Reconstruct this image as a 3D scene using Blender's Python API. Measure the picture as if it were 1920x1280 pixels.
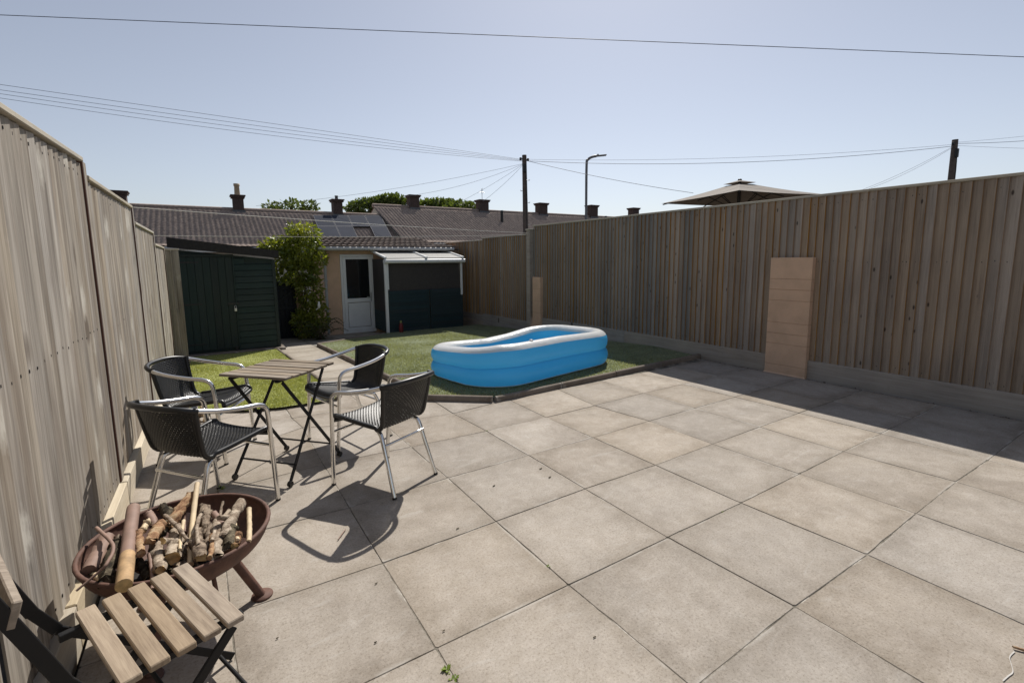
import bpy, math, random
import numpy as np
from mathutils import Vector, Matrix
random.seed(7); rng = np.random.default_rng(7)
for o in list(bpy.data.objects): bpy.data.objects.remove(o)
SC = bpy.context.scene
COL = SC.collection

# ------------------------------------------------------------------ camera
FPX, PCY, CAMH = 903.0, 607.0, 1.5
YAW, PIT, ROL = math.radians(33.10), math.radians(-7.68), math.radians(-0.58)
_f = Vector((math.sin(YAW)*math.cos(PIT), math.cos(YAW)*math.cos(PIT), math.sin(PIT)))
_r = Vector((math.cos(YAW), -math.sin(YAW), 0)); _u = _r.cross(_f)
RT = math.cos(ROL)*_r + math.sin(ROL)*_u
UP = -math.sin(ROL)*_r + math.cos(ROL)*_u
FW = _f
CAM = Vector((0, 0, CAMH))
cd = bpy.data.cameras.new('camera'); cam = bpy.data.objects.new('camera', cd); COL.objects.link(cam)
cd.sensor_fit = 'HORIZONTAL'; cd.sensor_width = 36.0; cd.lens = 36.0*FPX/1920.0
cd.shift_y = -(640.0-PCY)/1920.0
cd.clip_start = 0.05; cd.clip_end = 2000
M = Matrix((RT, UP, -FW)).transposed().to_4x4(); M.translation = CAM
cam.matrix_world = M
SC.camera = cam

# ------------------------------------------------------------------ world and sun
SUNV = Vector((0.615, 0.61, 1.0)).normalized()
ELEV = math.asin(SUNV.z); AZ = math.atan2(SUNV.x, SUNV.y)
w = bpy.data.worlds.new('World'); SC.world = w; w.use_nodes = True
nt = w.node_tree; bg = nt.nodes['Background']
sky = nt.nodes.new('ShaderNodeTexSky'); sky.sky_type = 'NISHITA'; sky.sun_disc = False
sky.sun_elevation = ELEV; sky.sun_rotation = AZ
sky.air_density = 1.0; sky.dust_density = 0.6; sky.ozone_density = 3.0; sky.altitude = 10
hs = nt.nodes.new('ShaderNodeHueSaturation'); hs.inputs['Saturation'].default_value = 0.54; nt.links.new(sky.outputs[0], hs.inputs['Color'])
tn = nt.nodes.new('ShaderNodeMix'); tn.data_type = 'RGBA'; tn.blend_type = 'MULTIPLY'; tn.inputs[0].default_value = 1.0; tn.inputs[7].default_value = (1.015, 0.998, 1.005, 1)
nt.links.new(hs.outputs[0], tn.inputs[6]); nt.links.new(tn.outputs[2], bg.inputs[0]); bg.inputs[1].default_value = 0.078
sl = bpy.data.lights.new('sun', 'SUN'); sl.energy = 4.4; sl.angle = math.radians(0.53); sl.color = (1.0, 0.95, 0.875)
sun = bpy.data.objects.new('sun', sl); COL.objects.link(sun); sun.location = (20, 20, 30)
sun.rotation_euler = SUNV.to_track_quat('Z', 'Y').to_euler()
SC.view_settings.view_transform = 'Standard'; SC.view_settings.look = 'None'
SC.view_settings.exposure = 0.36; SC.view_settings.gamma = 1.0; SC.view_settings.use_curve_mapping = False
SC.render.engine = 'CYCLES'

# ------------------------------------------------------------------ placing helpers (sight lines to real distances)
def ray(u, v): return FW + RT*((u-960)/FPX) - UP*((v-PCY)/FPX)
def gp(u, v, z=0.0):
    d = ray(u, v); return CAM + d*((z-CAMH)/d.z)
def atx(u, v, x):
    d = ray(u, v); return CAM + d*(x/d.x)
def aty(u, v, y):
    d = ray(u, v); return CAM + d*(y/d.y)
def dep(u, v, D): return CAM + ray(u, v)*D
FALL = 0.0465
def gz(y): return 0.0 if y < 5.3 else (-FALL*(y-5.3) if y < 13 else -FALL*7.7)

# ------------------------------------------------------------------ materials
def mat(name):
    m = bpy.data.materials.new(name); m.use_nodes = True
    return m, m.node_tree, m.node_tree.nodes['Principled BSDF']
def lnk(t, a, b): t.links.new(a, b)
def node(t, k, **kw):
    n = t.nodes.new(k)
    for a, b in kw.items(): setattr(n, a, b)
    return n
def ramp(t, src, stops):
    r = node(t, 'ShaderNodeValToRGB'); e = r.color_ramp.elements
    while len(e) < len(stops): e.new(0.5)
    for q, (p, c) in zip(e, stops):
        q.position = p; q.color = (*c, 1) if len(c) == 3 else c
    if src is not None: lnk(t, src, r.inputs[0])
    return r
def mixc(t, fac, a, b, mode='MIX'):
    n = node(t, 'ShaderNodeMix', data_type='RGBA', blend_type=mode)
    for s, v in ((n.inputs[0], fac), (n.inputs[6], a), (n.inputs[7], b)):
        if isinstance(v, (int, float)): s.default_value = v
        elif isinstance(v, tuple): s.default_value = (*v, 1)
        else: lnk(t, v, s)
    return n.outputs[2]
def math_(t, op, a, b=None, c=None):
    n = node(t, 'ShaderNodeMath', operation=op)
    for s, v in zip(n.inputs, (a, b, c)):
        if v is None: continue
        if isinstance(v, (int, float)): s.default_value = v
        else: lnk(t, v, s)
    return n.outputs[0]
def coords(t, scale=(1, 1, 1), rand=0.0, src='pos', zrand=0.0):
    """world position (or object space), shifted at random for every object"""
    if src == 'pos': v = node(t, 'ShaderNodeNewGeometry').outputs['Position']
    else: v = node(t, 'ShaderNodeTexCoord').outputs['Object']
    if rand or zrand:
        oi = node(t, 'ShaderNodeObjectInfo')
        cb = node(t, 'ShaderNodeCombineXYZ')
        lnk(t, math_(t, 'MULTIPLY', oi.outputs['Random'], rand), cb.inputs[0])
        lnk(t, math_(t, 'MULTIPLY', oi.outputs['Random'], rand*1.7), cb.inputs[1])
        lnk(t, math_(t, 'MULTIPLY', oi.outputs['Random'], zrand if zrand else rand*2.3), cb.inputs[2])
        a = node(t, 'ShaderNodeVectorMath', operation='ADD'); lnk(t, v, a.inputs[0]); lnk(t, cb.outputs[0], a.inputs[1]); v = a.outputs[0]
    mp = node(t, 'ShaderNodeMapping'); mp.inputs['Scale'].default_value = scale; lnk(t, v, mp.inputs[0])
    return mp.outputs[0]
def noise(t, vec, scale, detail=4, rough=0.55, dist=0.0):
    n = node(t, 'ShaderNodeTexNoise'); n.inputs['Scale'].default_value = scale; n.inputs['Detail'].default_value = detail
    n.inputs['Roughness'].default_value = rough; n.inputs['Distortion'].default_value = dist
    lnk(t, vec, n.inputs['Vector']); return n.outputs[0]
def bump(t, b, h, strength=0.3, dist=0.01):
    n = node(t, 'ShaderNodeBump'); n.inputs['Strength'].default_value = strength; n.inputs['Distance'].default_value = dist
    lnk(t, h, n.inputs['Height']); lnk(t, n.outputs[0], b.inputs['Normal'])
def objrand(t): return node(t, 'ShaderNodeObjectInfo').outputs['Random']

def wood(name, dark, light, grain=(28, 28, 1.3), knots=0.0, knotcol=(0.02, 0.014, 0.01), pale=0.0, src='pos', rough=0.85, vary=0.35, streak=0.0, bstr=0.35):
    m, t, b = mat(name)
    v = coords(t, grain, 3.1, zrand=23.0, src=src)
    n1 = noise(t, v, 1.0, 6, 0.65, 0.4)
    v2 = coords(t, (grain[0]*4, grain[1]*4, grain[2]*3), 3.1, zrand=23.0, src=src)
    n2 = noise(t, v2, 1.0, 3)
    mixn = math_(t, 'ADD', math_(t, 'MULTIPLY', n1, 0.65), math_(t, 'MULTIPLY', n2, 0.35))
    c = ramp(t, mixn, [(0.32, dark), (0.66, light)]).outputs[0]
    # broad weathering
    vb = coords(t, (2.2, 2.2, 1.1)); nb = noise(t, vb, 1.0, 4)
    c = mixc(t, ramp(t, nb, [(0.35, (0, 0, 0)), (0.7, (1, 1, 1))]).outputs[0], c, mixc(t, 0.5, c, (light[0]*1.15, light[1]*1.12, light[2]*1.05)))
    if streak:
        ns = noise(t, coords(t, (16, 16, 0.6), 2.0, zrand=9.0), 1.0, 6, 0.7)
        c = mixc(t, math_(t, 'MULTIPLY', ramp(t, ns, [(0.40, (1, 1, 1)), (0.54, (0, 0, 0))]).outputs[0], streak), c, mixc(t, 1.0, c, (0.62, 0.58, 0.55), 'MULTIPLY'))
    r = objrand(t)
    hv = node(t, 'ShaderNodeHueSaturation'); lnk(t, c, hv.inputs['Color'])
    lnk(t, math_(t, 'ADD', math_(t, 'MULTIPLY', r, vary), 1.0-vary/2), hv.inputs['Value'])
    lnk(t, math_(t, 'ADD', math_(t, 'MULTIPLY', math_(t, 'FRACT', math_(t, 'MULTIPLY', r, 7.3)), 0.5), 0.75), hv.inputs['Saturation'])
    c = hv.outputs[0]
    if knots:
        vk = coords(t, (7, 7, 3.2), 11.0, zrand=37.0)
        vo = node(t, 'ShaderNodeTexVoronoi'); vo.inputs['Scale'].default_value = knots; lnk(t, vk, vo.inputs['Vector'])
        kf = ramp(t, vo.outputs['Distance'], [(0.09, (1, 1, 1)), (0.17, (0, 0, 0))]).outputs[0]
        sel = math_(t, 'GREATER_THAN', node_sep(t, vo.outputs['Color']), 0.52)
        c = mixc(t, math_(t, 'MULTIPLY', math_(t, 'MULTIPLY', kf, sel), 0.85), c, knotcol)
    if pale:
        vp = coords(t, (5.5, 5.5, 3.0), 5.0, zrand=17.0)
        vo = node(t, 'ShaderNodeTexVoronoi'); vo.inputs['Scale'].default_value = 0.9; lnk(t, vp, vo.inputs['Vector'])
        n3 = noise(t, coords(t, (60, 60, 22)), 1.0, 3)
        d = math_(t, 'ADD', vo.outputs['Distance'], math_(t, 'MULTIPLY', math_(t, 'SUBTRACT', n3, 0.5), 0.35))
        kf = ramp(t, d, [(0.08, (1, 1, 1)), (0.3, (0, 0, 0))]).outputs[0]
        sel = math_(t, 'GREATER_THAN', node_sep(t, vo.outputs['Color']), 0.55)
        c = mixc(t, math_(t, 'MULTIPLY', math_(t, 'MULTIPLY', kf, sel), pale), c, (0.52, 0.49, 0.43))
    lnk(t, c, b.inputs['Base Color']); b.inputs['Roughness'].default_value = rough
    b.inputs['Specular IOR Level'].default_value = 0.25
    bump(t, b, mixn, bstr, 0.004)
    return m
def node_sep(t, col):
    s = node(t, 'ShaderNodeSeparateColor'); lnk(t, col, s.inputs[0]); return s.outputs[0]

def plain(name, col, rough=0.6, var=0.12, scale=8.0, metal=0.0, bstr=0.0, spec=0.5, objvary=0.0):
    m, t, b = mat(name)
    n = noise(t, coords(t), scale, 5, 0.6)
    c = ramp(t, n, [(0.3, tuple(x*(1-var) for x in col)), (0.7, tuple(min(1, x*(1+var)) for x in col))]).outputs[0]
    if objvary:
        hv = node(t, 'ShaderNodeHueSaturation'); lnk(t, c, hv.inputs['Color'])
        lnk(t, math_(t, 'ADD', math_(t, 'MULTIPLY', objrand(t), objvary), 1-objvary/2), hv.inputs['Value']); c = hv.outputs[0]
    lnk(t, c, b.inputs['Base Color']); b.inputs['Roughness'].default_value = rough; b.inputs['Metallic'].default_value = metal
    b.inputs['Specular IOR Level'].default_value = spec
    if bstr: bump(t, b, noise(t, coords(t), scale*6, 3), bstr, 0.003)
    return m

def concrete(name, base, stain=0.65):
    m, t, b = mat(name)
    p = coords(t)
    pr = coords(t, (1, 1, 1), 13.0)
    big = noise(t, pr, 2.8, 9, 0.74)
    mid = noise(t, pr, 12.0, 7, 0.72, 0.4)
    fine = noise(t, p, 95.0, 4, 0.8)
    c = ramp(t, big, [(0.30, tuple(x*0.86 for x in base)), (0.52, base), (0.75, tuple(x*1.12 for x in base))]).outputs[0]
    c = mixc(t, ramp(t, mid, [(0.42, (0, 0, 0)), (0.62, (1, 1, 1))]).outputs[0], mixc(t, 1.0, c, (0.89, 0.88, 0.86), 'MULTIPLY'), c)
    # aggregate speckle
    c = mixc(t, ramp(t, fine, [(0.36, (1, 1, 1)), (0.48, (0, 0, 0))]).outputs[0], c, mixc(t, 1.0, c, (0.70, 0.675, 0.65), 'MULTIPLY'))
    c = mixc(t, ramp(t, fine, [(0.58, (0, 0, 0)), (0.70, (1, 1, 1))]).outputs[0], c, mixc(t, 1.0, c, (1.32, 1.3, 1.26), 'MULTIPLY'))
    # grey-brown dirt patches and pale scuffs
    dn = noise(t, coords(t, (1, 1, 1), 4.0), 1.3, 10, 0.72, 0.5)
    c = mixc(t, math_(t, 'MULTIPLY', ramp(t, dn, [(0.5, (0, 0, 0)), (0.66, (1, 1, 1))]).outputs[0], stain), c, mixc(t, 1.0, c, (0.70, 0.67, 0.64), 'MULTIPLY'))
    sn = noise(t, coords(t, (1.5, 5, 1), 6.0), 2.2, 6, 0.7, 1.2)
    c = mixc(t, math_(t, 'MULTIPLY', ramp(t, sn, [(0.58, (0, 0, 0)), (0.70, (1, 1, 1))]).outputs[0], 0.28), c, (0.46, 0.44, 0.41))
    # grime and mortar smears gather along the slab edges
    sx_ = node(t, 'ShaderNodeSeparateXYZ'); lnk(t, node(t, 'ShaderNodeTexCoord').outputs['Generated'], sx_.inputs[0])
    ed = math_(t, 'MINIMUM', math_(t, 'MINIMUM', sx_.outputs[0], math_(t, 'SUBTRACT', 1.0, sx_.outputs[0])), math_(t, 'MINIMUM', sx_.outputs[1], math_(t, 'SUBTRACT', 1.0, sx_.outputs[1])))
    en = noise(t, coords(t, (1, 1, 1), 7.0), 5.0, 9, 0.75)
    e1 = math_(t, 'ADD', ed, math_(t, 'MULTIPLY', math_(t, 'SUBTRACT', en, 0.5), 0.55))
    c = mixc(t, math_(t, 'MULTIPLY', ramp(t, e1, [(0.0, (1, 1, 1)), (0.20, (0, 0, 0))]).outputs[0], 0.8), c, mixc(t, 1.0, c, (0.76, 0.74, 0.71), 'MULTIPLY'))
    pn = noise(t, coords(t, (1, 1, 1), 2.0), 3.2, 4, 0.6)
    e2 = math_(t, 'ADD', ed, math_(t, 'MULTIPLY', math_(t, 'SUBTRACT', noise(t, p, 60.0, 3), 0.5), 0.03))
    pf = math_(t, 'MULTIPLY', ramp(t, e2, [(0.006, (1, 1, 1)), (0.032, (0, 0, 0))]).outputs[0], ramp(t, pn, [(0.52, (0, 0, 0)), (0.60, (1, 1, 1))]).outputs[0])
    c = mixc(t, math_(t, 'MULTIPLY', pf, 0.45), c, (0.50, 0.475, 0.43))
    # small dark pits
    vo = node(t, 'ShaderNodeTexVoronoi'); vo.inputs['Scale'].default_value = 21.0; lnk(t, coords(t, (1, 1, 1), 3.0), vo.inputs['Vector'])
    pit_ = math_(t, 'MULTIPLY', ramp(t, vo.outputs['Distance'], [(0.035, (1, 1, 1)), (0.075, (0, 0, 0))]).outputs[0], math_(t, 'GREATER_THAN', node_sep(t, vo.outputs['Color']), 0.72))
    c = mixc(t, math_(t, 'MULTIPLY', pit_, 0.7), c, (0.10, 0.085, 0.07))
    hv = node(t, 'ShaderNodeHueSaturation'); lnk(t, c, hv.inputs['Color']); r = objrand(t)
    lnk(t, math_(t, 'ADD', math_(t, 'MULTIPLY', r, 0.2), 0.92), hv.inputs['Value'])
    lnk(t, math_(t, 'ADD', math_(t, 'MULTIPLY', math_(t, 'FRACT', math_(t, 'MULTIPLY', r, 9.1)), 0.28), 0.84), hv.inputs['Saturation'])
    lnk(t, hv.outputs[0], b.inputs['Base Color']); b.inputs['Roughness'].default_value = 0.9
    b.inputs['Specular IOR Level'].default_value = 0.25
    hsum = math_(t, 'ADD', fine, math_(t, 'MULTIPLY', mid, 0.6))
    bump(t, b, hsum, 0.35, 0.003)
    return m

def leafmat(name, a, bcol, rough=0.45, trans=0.35):
    m, t, b = mat(name)
    n = noise(t, coords(t), 3.0, 3)
    n2 = noise(t, coords(t), 45.0, 1)
    c = ramp(t, math_(t, 'ADD', math_(t, 'MULTIPLY', n, 0.5), math_(t, 'MULTIPLY', n2, 0.5)), [(0.35, a), (0.65, bcol)]).outputs[0]
    lnk(t, c, b.inputs['Base Color']); b.inputs['Roughness'].default_value = rough
    tr = node(t, 'ShaderNodeBsdfTranslucent'); lnk(t, mixc(t, 1.0, c, (1.5, 1.5, 0.6), 'MULTIPLY'), tr.inputs[0])
    mx = node(t, 'ShaderNodeMixShader'); mx.inputs[0].default_value = trans
    lnk(t, b.outputs[0], mx.inputs[1]); lnk(t, tr.outputs[0], mx.inputs[2])
    lnk(t, mx.outputs[0], t.nodes['Material Output'].inputs['Surface'])
    return m

MT = {}
def mortar():
    m, t, b = mat('joint_mortar')
    n = noise(t, coords(t), 5.5, 5, 0.7)
    c = ramp(t, n, [(0.36, (0.045, 0.04, 0.03)), (0.46, (0.13, 0.115, 0.09)), (0.54, (0.24, 0.215, 0.18)), (0.64, (0.46, 0.43, 0.38))]).outputs[0]
    lnk(t, c, b.inputs['Base Color']); b.inputs['Roughness'].default_value = 0.95
    return m
def barkmat(name, stops, sc=30.0):
    m, t, b = mat(name)
    n = noise(t, coords(t, (1, 1, 1), 5.0), sc, 9, 0.72, 0.6)
    f = math_(t, 'ADD', n, math_(t, 'MULTIPLY', math_(t, 'SUBTRACT', objrand(t), 0.5), 0.14))
    c = ramp(t, f, [(p, c_) for p, c_ in stops]).outputs[0]
    lnk(t, c, b.inputs['Base Color']); b.inputs['Roughness'].default_value = 0.9; b.inputs['Specular IOR Level'].default_value = 0.2
    bump(t, b, n, 1.0, 0.008)
    return m
def vinyl(name, col, tcol, tr_):
    m, t, b = mat(name)
    b.inputs['Base Color'].default_value = (*col, 1); b.inputs['Roughness'].default_value = 0.28
    tr = node(t, 'ShaderNodeBsdfTranslucent'); tr.inputs[0].default_value = (*tcol, 1)
    mx = node(t, 'ShaderNodeMixShader'); mx.inputs[0].default_value = tr_
    bump(t, b, noise(t, coords(t, (1, 1, 2.5)), 14.0, 4), 0.22, 0.02)
    lnk(t, b.outputs[0], mx.inputs[1]); lnk(t, tr.outputs[0], mx.inputs[2]); lnk(t, mx.outputs[0], t.nodes['Material Output'].inputs['Surface'])
    return m
MT['fence_l'] = wood('weathered_pine', (0.115, 0.099, 0.082), (0.41, 0.37, 0.318), (38, 38, 0.9), 0.55, (0.11, 0.085, 0.065), pale=0.8, vary=0.3, streak=0.9)
MT['fence_r'] = wood('brown_fence_pine', (0.175, 0.137, 0.106), (0.36, 0.293, 0.23), (30, 30, 1.2), 1.7, (0.03, 0.022, 0.018), vary=0.28)
MT['fence_far'] = wood('grey_fence_pine', (0.125, 0.115, 0.104), (0.285, 0.262, 0.236), (30, 30, 1.2), 1.6, (0.03, 0.026, 0.022), vary=0.3)  # grey partly from weathering, partly sky light put into the far boards' colour
MT['tan'] = wood('fresh_pine_edge', (0.30, 0.17, 0.075), (0.42, 0.25, 0.115), (60, 60, 3), vary=0.3)
MT['rail'] = wood('capping_pine', (0.30, 0.27, 0.22), (0.45, 0.41, 0.34), (20, 2, 20), vary=0.15)
MT['gravel'] = wood('gravel_board_pine', (0.22, 0.19, 0.16), (0.36, 0.32, 0.28), (30, 1.2, 30), 0.5, (0.06, 0.045, 0.035), vary=0.2)
MT['gravel_l'] = wood('pale_gravel_board', (0.36, 0.30, 0.22), (0.52, 0.46, 0.36), (30, 1.6, 30), 0.5, (0.2, 0.13, 0.07), vary=0.3)
MT['post_side'] = plain('red_brown_side', (0.10, 0.045, 0.03), 0.8)
MT['darkpost'] = plain('dark_stained_post', (0.03, 0.024, 0.02), 0.8)
MT['slab'] = concrete('concrete_slab', (0.362, 0.323, 0.279))
MT['path'] = concrete('path_slab', (0.37, 0.33, 0.275), 0.3)
MT['kerb'] = concrete('kerb_concrete', (0.21, 0.175, 0.145))
MT['soil'] = plain('dark_soil', (0.045, 0.035, 0.026), 0.95, 0.5, 14, bstr=0.8)
MT['joint'] = mortar()
MT['peach'] = plain('peach_render', (0.60, 0.40, 0.265), 0.85, 0.1, 5, bstr=0.25)
MT['peach_joint'] = plain('peach_joint', (0.36, 0.22, 0.13), 0.9)
MT['shed'] = wood('green_shed_paint', (0.0135, 0.0235, 0.0215), (0.024, 0.037, 0.034), (25, 25, 2), vary=0.18, rough=0.6, bstr=0.2)
MT['shed_h'] = wood('green_shiplap_paint', (0.0145, 0.0265, 0.0245), (0.026, 0.041, 0.0375), (2, 25, 25), vary=0.15, rough=0.6, bstr=0.2)
MT['felt'] = plain('roofing_felt', (0.022, 0.019, 0.018), 0.9, 0.3, 20)
MT['iron'] = plain('black_iron', (0.012, 0.012, 0.012), 0.5)
MT['steel'] = plain('galvanised_steel', (0.5, 0.5, 0.5), 0.35, metal=0.9)
MT['navy'] = wood('navy_gate_paint', (0.005, 0.007, 0.011), (0.011, 0.013, 0.02), (25, 25, 2), vary=0.2, rough=0.5)
MT['white'] = plain('white_upvc', (0.72, 0.72, 0.70), 0.35, 0.06, 3)
MT['fascia'] = plain('grey_fascia', (0.42, 0.42, 0.41), 0.5)
MT['glass'] = plain('dark_glass', (0.012, 0.013, 0.014), 0.06, 0.05, 2)
MT['curtain'] = plain('grey_curtain', (0.30, 0.29, 0.27), 0.9)
MT['mesh'] = plain('brown_windbreak', (0.05, 0.043, 0.039), 0.85, 0.15, 30)
MT['greenpanel'] = wood('dark_green_panel', (0.012, 0.025, 0.028), (0.024, 0.04, 0.044), (2, 25, 25), vary=0.25, rough=0.6)
MT['tile'] = plain('brown_roof_tile', (0.15, 0.112, 0.092), 0.85, 0.3, 12, objvary=0.5)
MT['fartile'] = plain('terrace_roof_tile', (0.30, 0.24, 0.205), 0.9, 0.3, 9.0, spec=0.15)
MT['brick'] = plain('chimney_brick', (0.075, 0.05, 0.042), 0.9, 0.35, 14)
MT['lead'] = plain('lead_flashing', (0.10, 0.105, 0.115), 0.6)
MT['clay'] = plain('buff_clay_pot', (0.42, 0.33, 0.22), 0.8)
MT['render'] = plain('cream_render', (0.46, 0.43, 0.37), 0.9)
MT['solar'] = plain('solar_cell', (0.045, 0.05, 0.066), 0.75, 0.1, 1, spec=0.02)
MT['solarframe'] = plain('solar_frame', (0.26, 0.26, 0.28), 0.7, spec=0.1)
MT['alu'] = plain('aluminium_tube', (0.78, 0.77, 0.75), 0.22, 0.05, 30, metal=1.0)
MT['rattan'] = plain('black_rattan', (0.012, 0.012, 0.012), 0.38, 0.25, 90, spec=0.5)
MT['blacksteel'] = plain('black_powder_coat', (0.010, 0.010, 0.011), 0.5, spec=0.25)
MT['tableslat'] = wood('weathered_table_slat', (0.085, 0.066, 0.05), (0.29, 0.245, 0.195), (3, 55, 55), vary=0.4, src='obj')
MT['chairslat'] = wood('oiled_acacia_slat', (0.15, 0.108, 0.075), (0.37, 0.295, 0.215), (3, 45, 45), 0.3, (0.12, 0.07, 0.04), src='obj', vary=0.25, rough=0.6)
MT['rust'] = plain('rusted_steel', (0.105, 0.05, 0.034), 0.75, 0.35, 18, bstr=0.4)
MT['ash'] = plain('ash', (0.03, 0.027, 0.025), 0.95, 0.5, 30)
MT['bark'] = barkmat('grey_bark', [(0.36, (0.05, 0.036, 0.026)), (0.46, (0.20, 0.15, 0.11)), (0.56, (0.33, 0.265, 0.20)), (0.68, (0.50, 0.42, 0.33))])
MT['bark2'] = barkmat('mossy_dark_bark', [(0.36, (0.02, 0.016, 0.011)), (0.50, (0.075, 0.06, 0.04)), (0.60, (0.15, 0.125, 0.085)), (0.70, (0.30, 0.25, 0.17))])
MT['barksmooth'] = plain('smooth_brown_bark', (0.235, 0.15, 0.115), 0.7, 0.2, 12)
MT['barkorange'] = barkmat('orange_bark', [(0.36, (0.10, 0.055, 0.03)), (0.48, (0.30, 0.17, 0.095)), (0.58, (0.42, 0.29, 0.17)), (0.70, (0.52, 0.43, 0.32))], 24)
MT['peeled'] = plain('peeled_pale_wood', (0.62, 0.49, 0.32), 0.75, 0.18, 20)
MT['peeledlog'] = plain('peeled_brown_wood', (0.36, 0.235, 0.12), 0.8, 0.3, 30)
MT['cut'] = plain('cut_wood_end', (0.58, 0.40, 0.18), 0.85, 0.3, 60)
MT['poolblue'] = vinyl('blue_vinyl', (0.09, 0.48, 0.79), (0.19, 0.70, 0.98), 0.45)
MT['poolwhite'] = vinyl('white_vinyl', (0.72, 0.70, 0.67), (0.7, 0.7, 0.7), 0.25)
MT['turf'] = plain('turf_backing', (0.16, 0.185, 0.11), 0.95, 0.3, 25)
MT['turf_lime'] = plain('lime_turf_backing', (0.26, 0.28, 0.085), 0.95, 0.25, 25)
MT['blade'] = leafmat('turf_blade', (0.20, 0.215, 0.145), (0.36, 0.375, 0.26), 0.7, 0.3)
MT['blade_lime'] = leafmat('lime_turf_blade', (0.26, 0.285, 0.095), (0.39, 0.40, 0.17), 0.7, 0.25)
MT['leaf'] = leafmat('shrub_leaf', (0.075, 0.115, 0.018), (0.30, 0.31, 0.05), 0.35, 0.4)
MT['leafdark'] = leafmat('fern_leaf', (0.03, 0.055, 0.014), (0.07, 0.11, 0.025), 0.5, 0.3)
MT['leaftree'] = leafmat('tree_leaf', (0.055, 0.085, 0.022), (0.13, 0.165, 0.045), 0.6, 0.3)
MT['weed'] = leafmat('weed_leaf', (0.12, 0.19, 0.03), (0.22, 0.28, 0.05), 0.5, 0.3)
MT['stem'] = plain('brown_stem', (0.085, 0.06, 0.04), 0.9)
MT['polewood'] = plain('creosoted_pole', (0.11, 0.085, 0.072), 0.85, 0.3, 6)
MT['lampsteel'] = plain('grey_lamp_steel', (0.16, 0.16, 0.165), 0.5)
MT['wire'] = plain('cable', (0.07, 0.08, 0.115), 0.6)
MT['rope'] = plain('pale_line', (0.55, 0.53, 0.48), 0.7)
MT['canvas'] = plain('taupe_canvas', (0.20, 0.175, 0.15), 0.9, 0.08, 4)
MT['red'] = plain('red_plastic', (0.16, 0.015, 0.015), 0.5)
MT['chalk'] = plain('chalk', (0.47, 0.45, 0.42), 0.95)
def polycarb():
    m, t, b = mat('polycarbonate_sheet')
    b.inputs['Base Color'].default_value = (0.74, 0.73, 0.70, 1); b.inputs['Roughness'].default_value = 0.35
    tr = node(t, 'ShaderNodeBsdfTranslucent'); tr.inputs[0].default_value = (0.5, 0.48, 0.43, 1)
    mx = node(t, 'ShaderNodeMixShader'); mx.inputs[0].default_value = 0.45
    lnk(t, b.outputs[0], mx.inputs[1]); lnk(t, tr.outputs[0], mx.inputs[2]); lnk(t, mx.outputs[0], t.nodes['Material Output'].inputs['Surface'])
    return m
MT['poly'] = polycarb()

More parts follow.
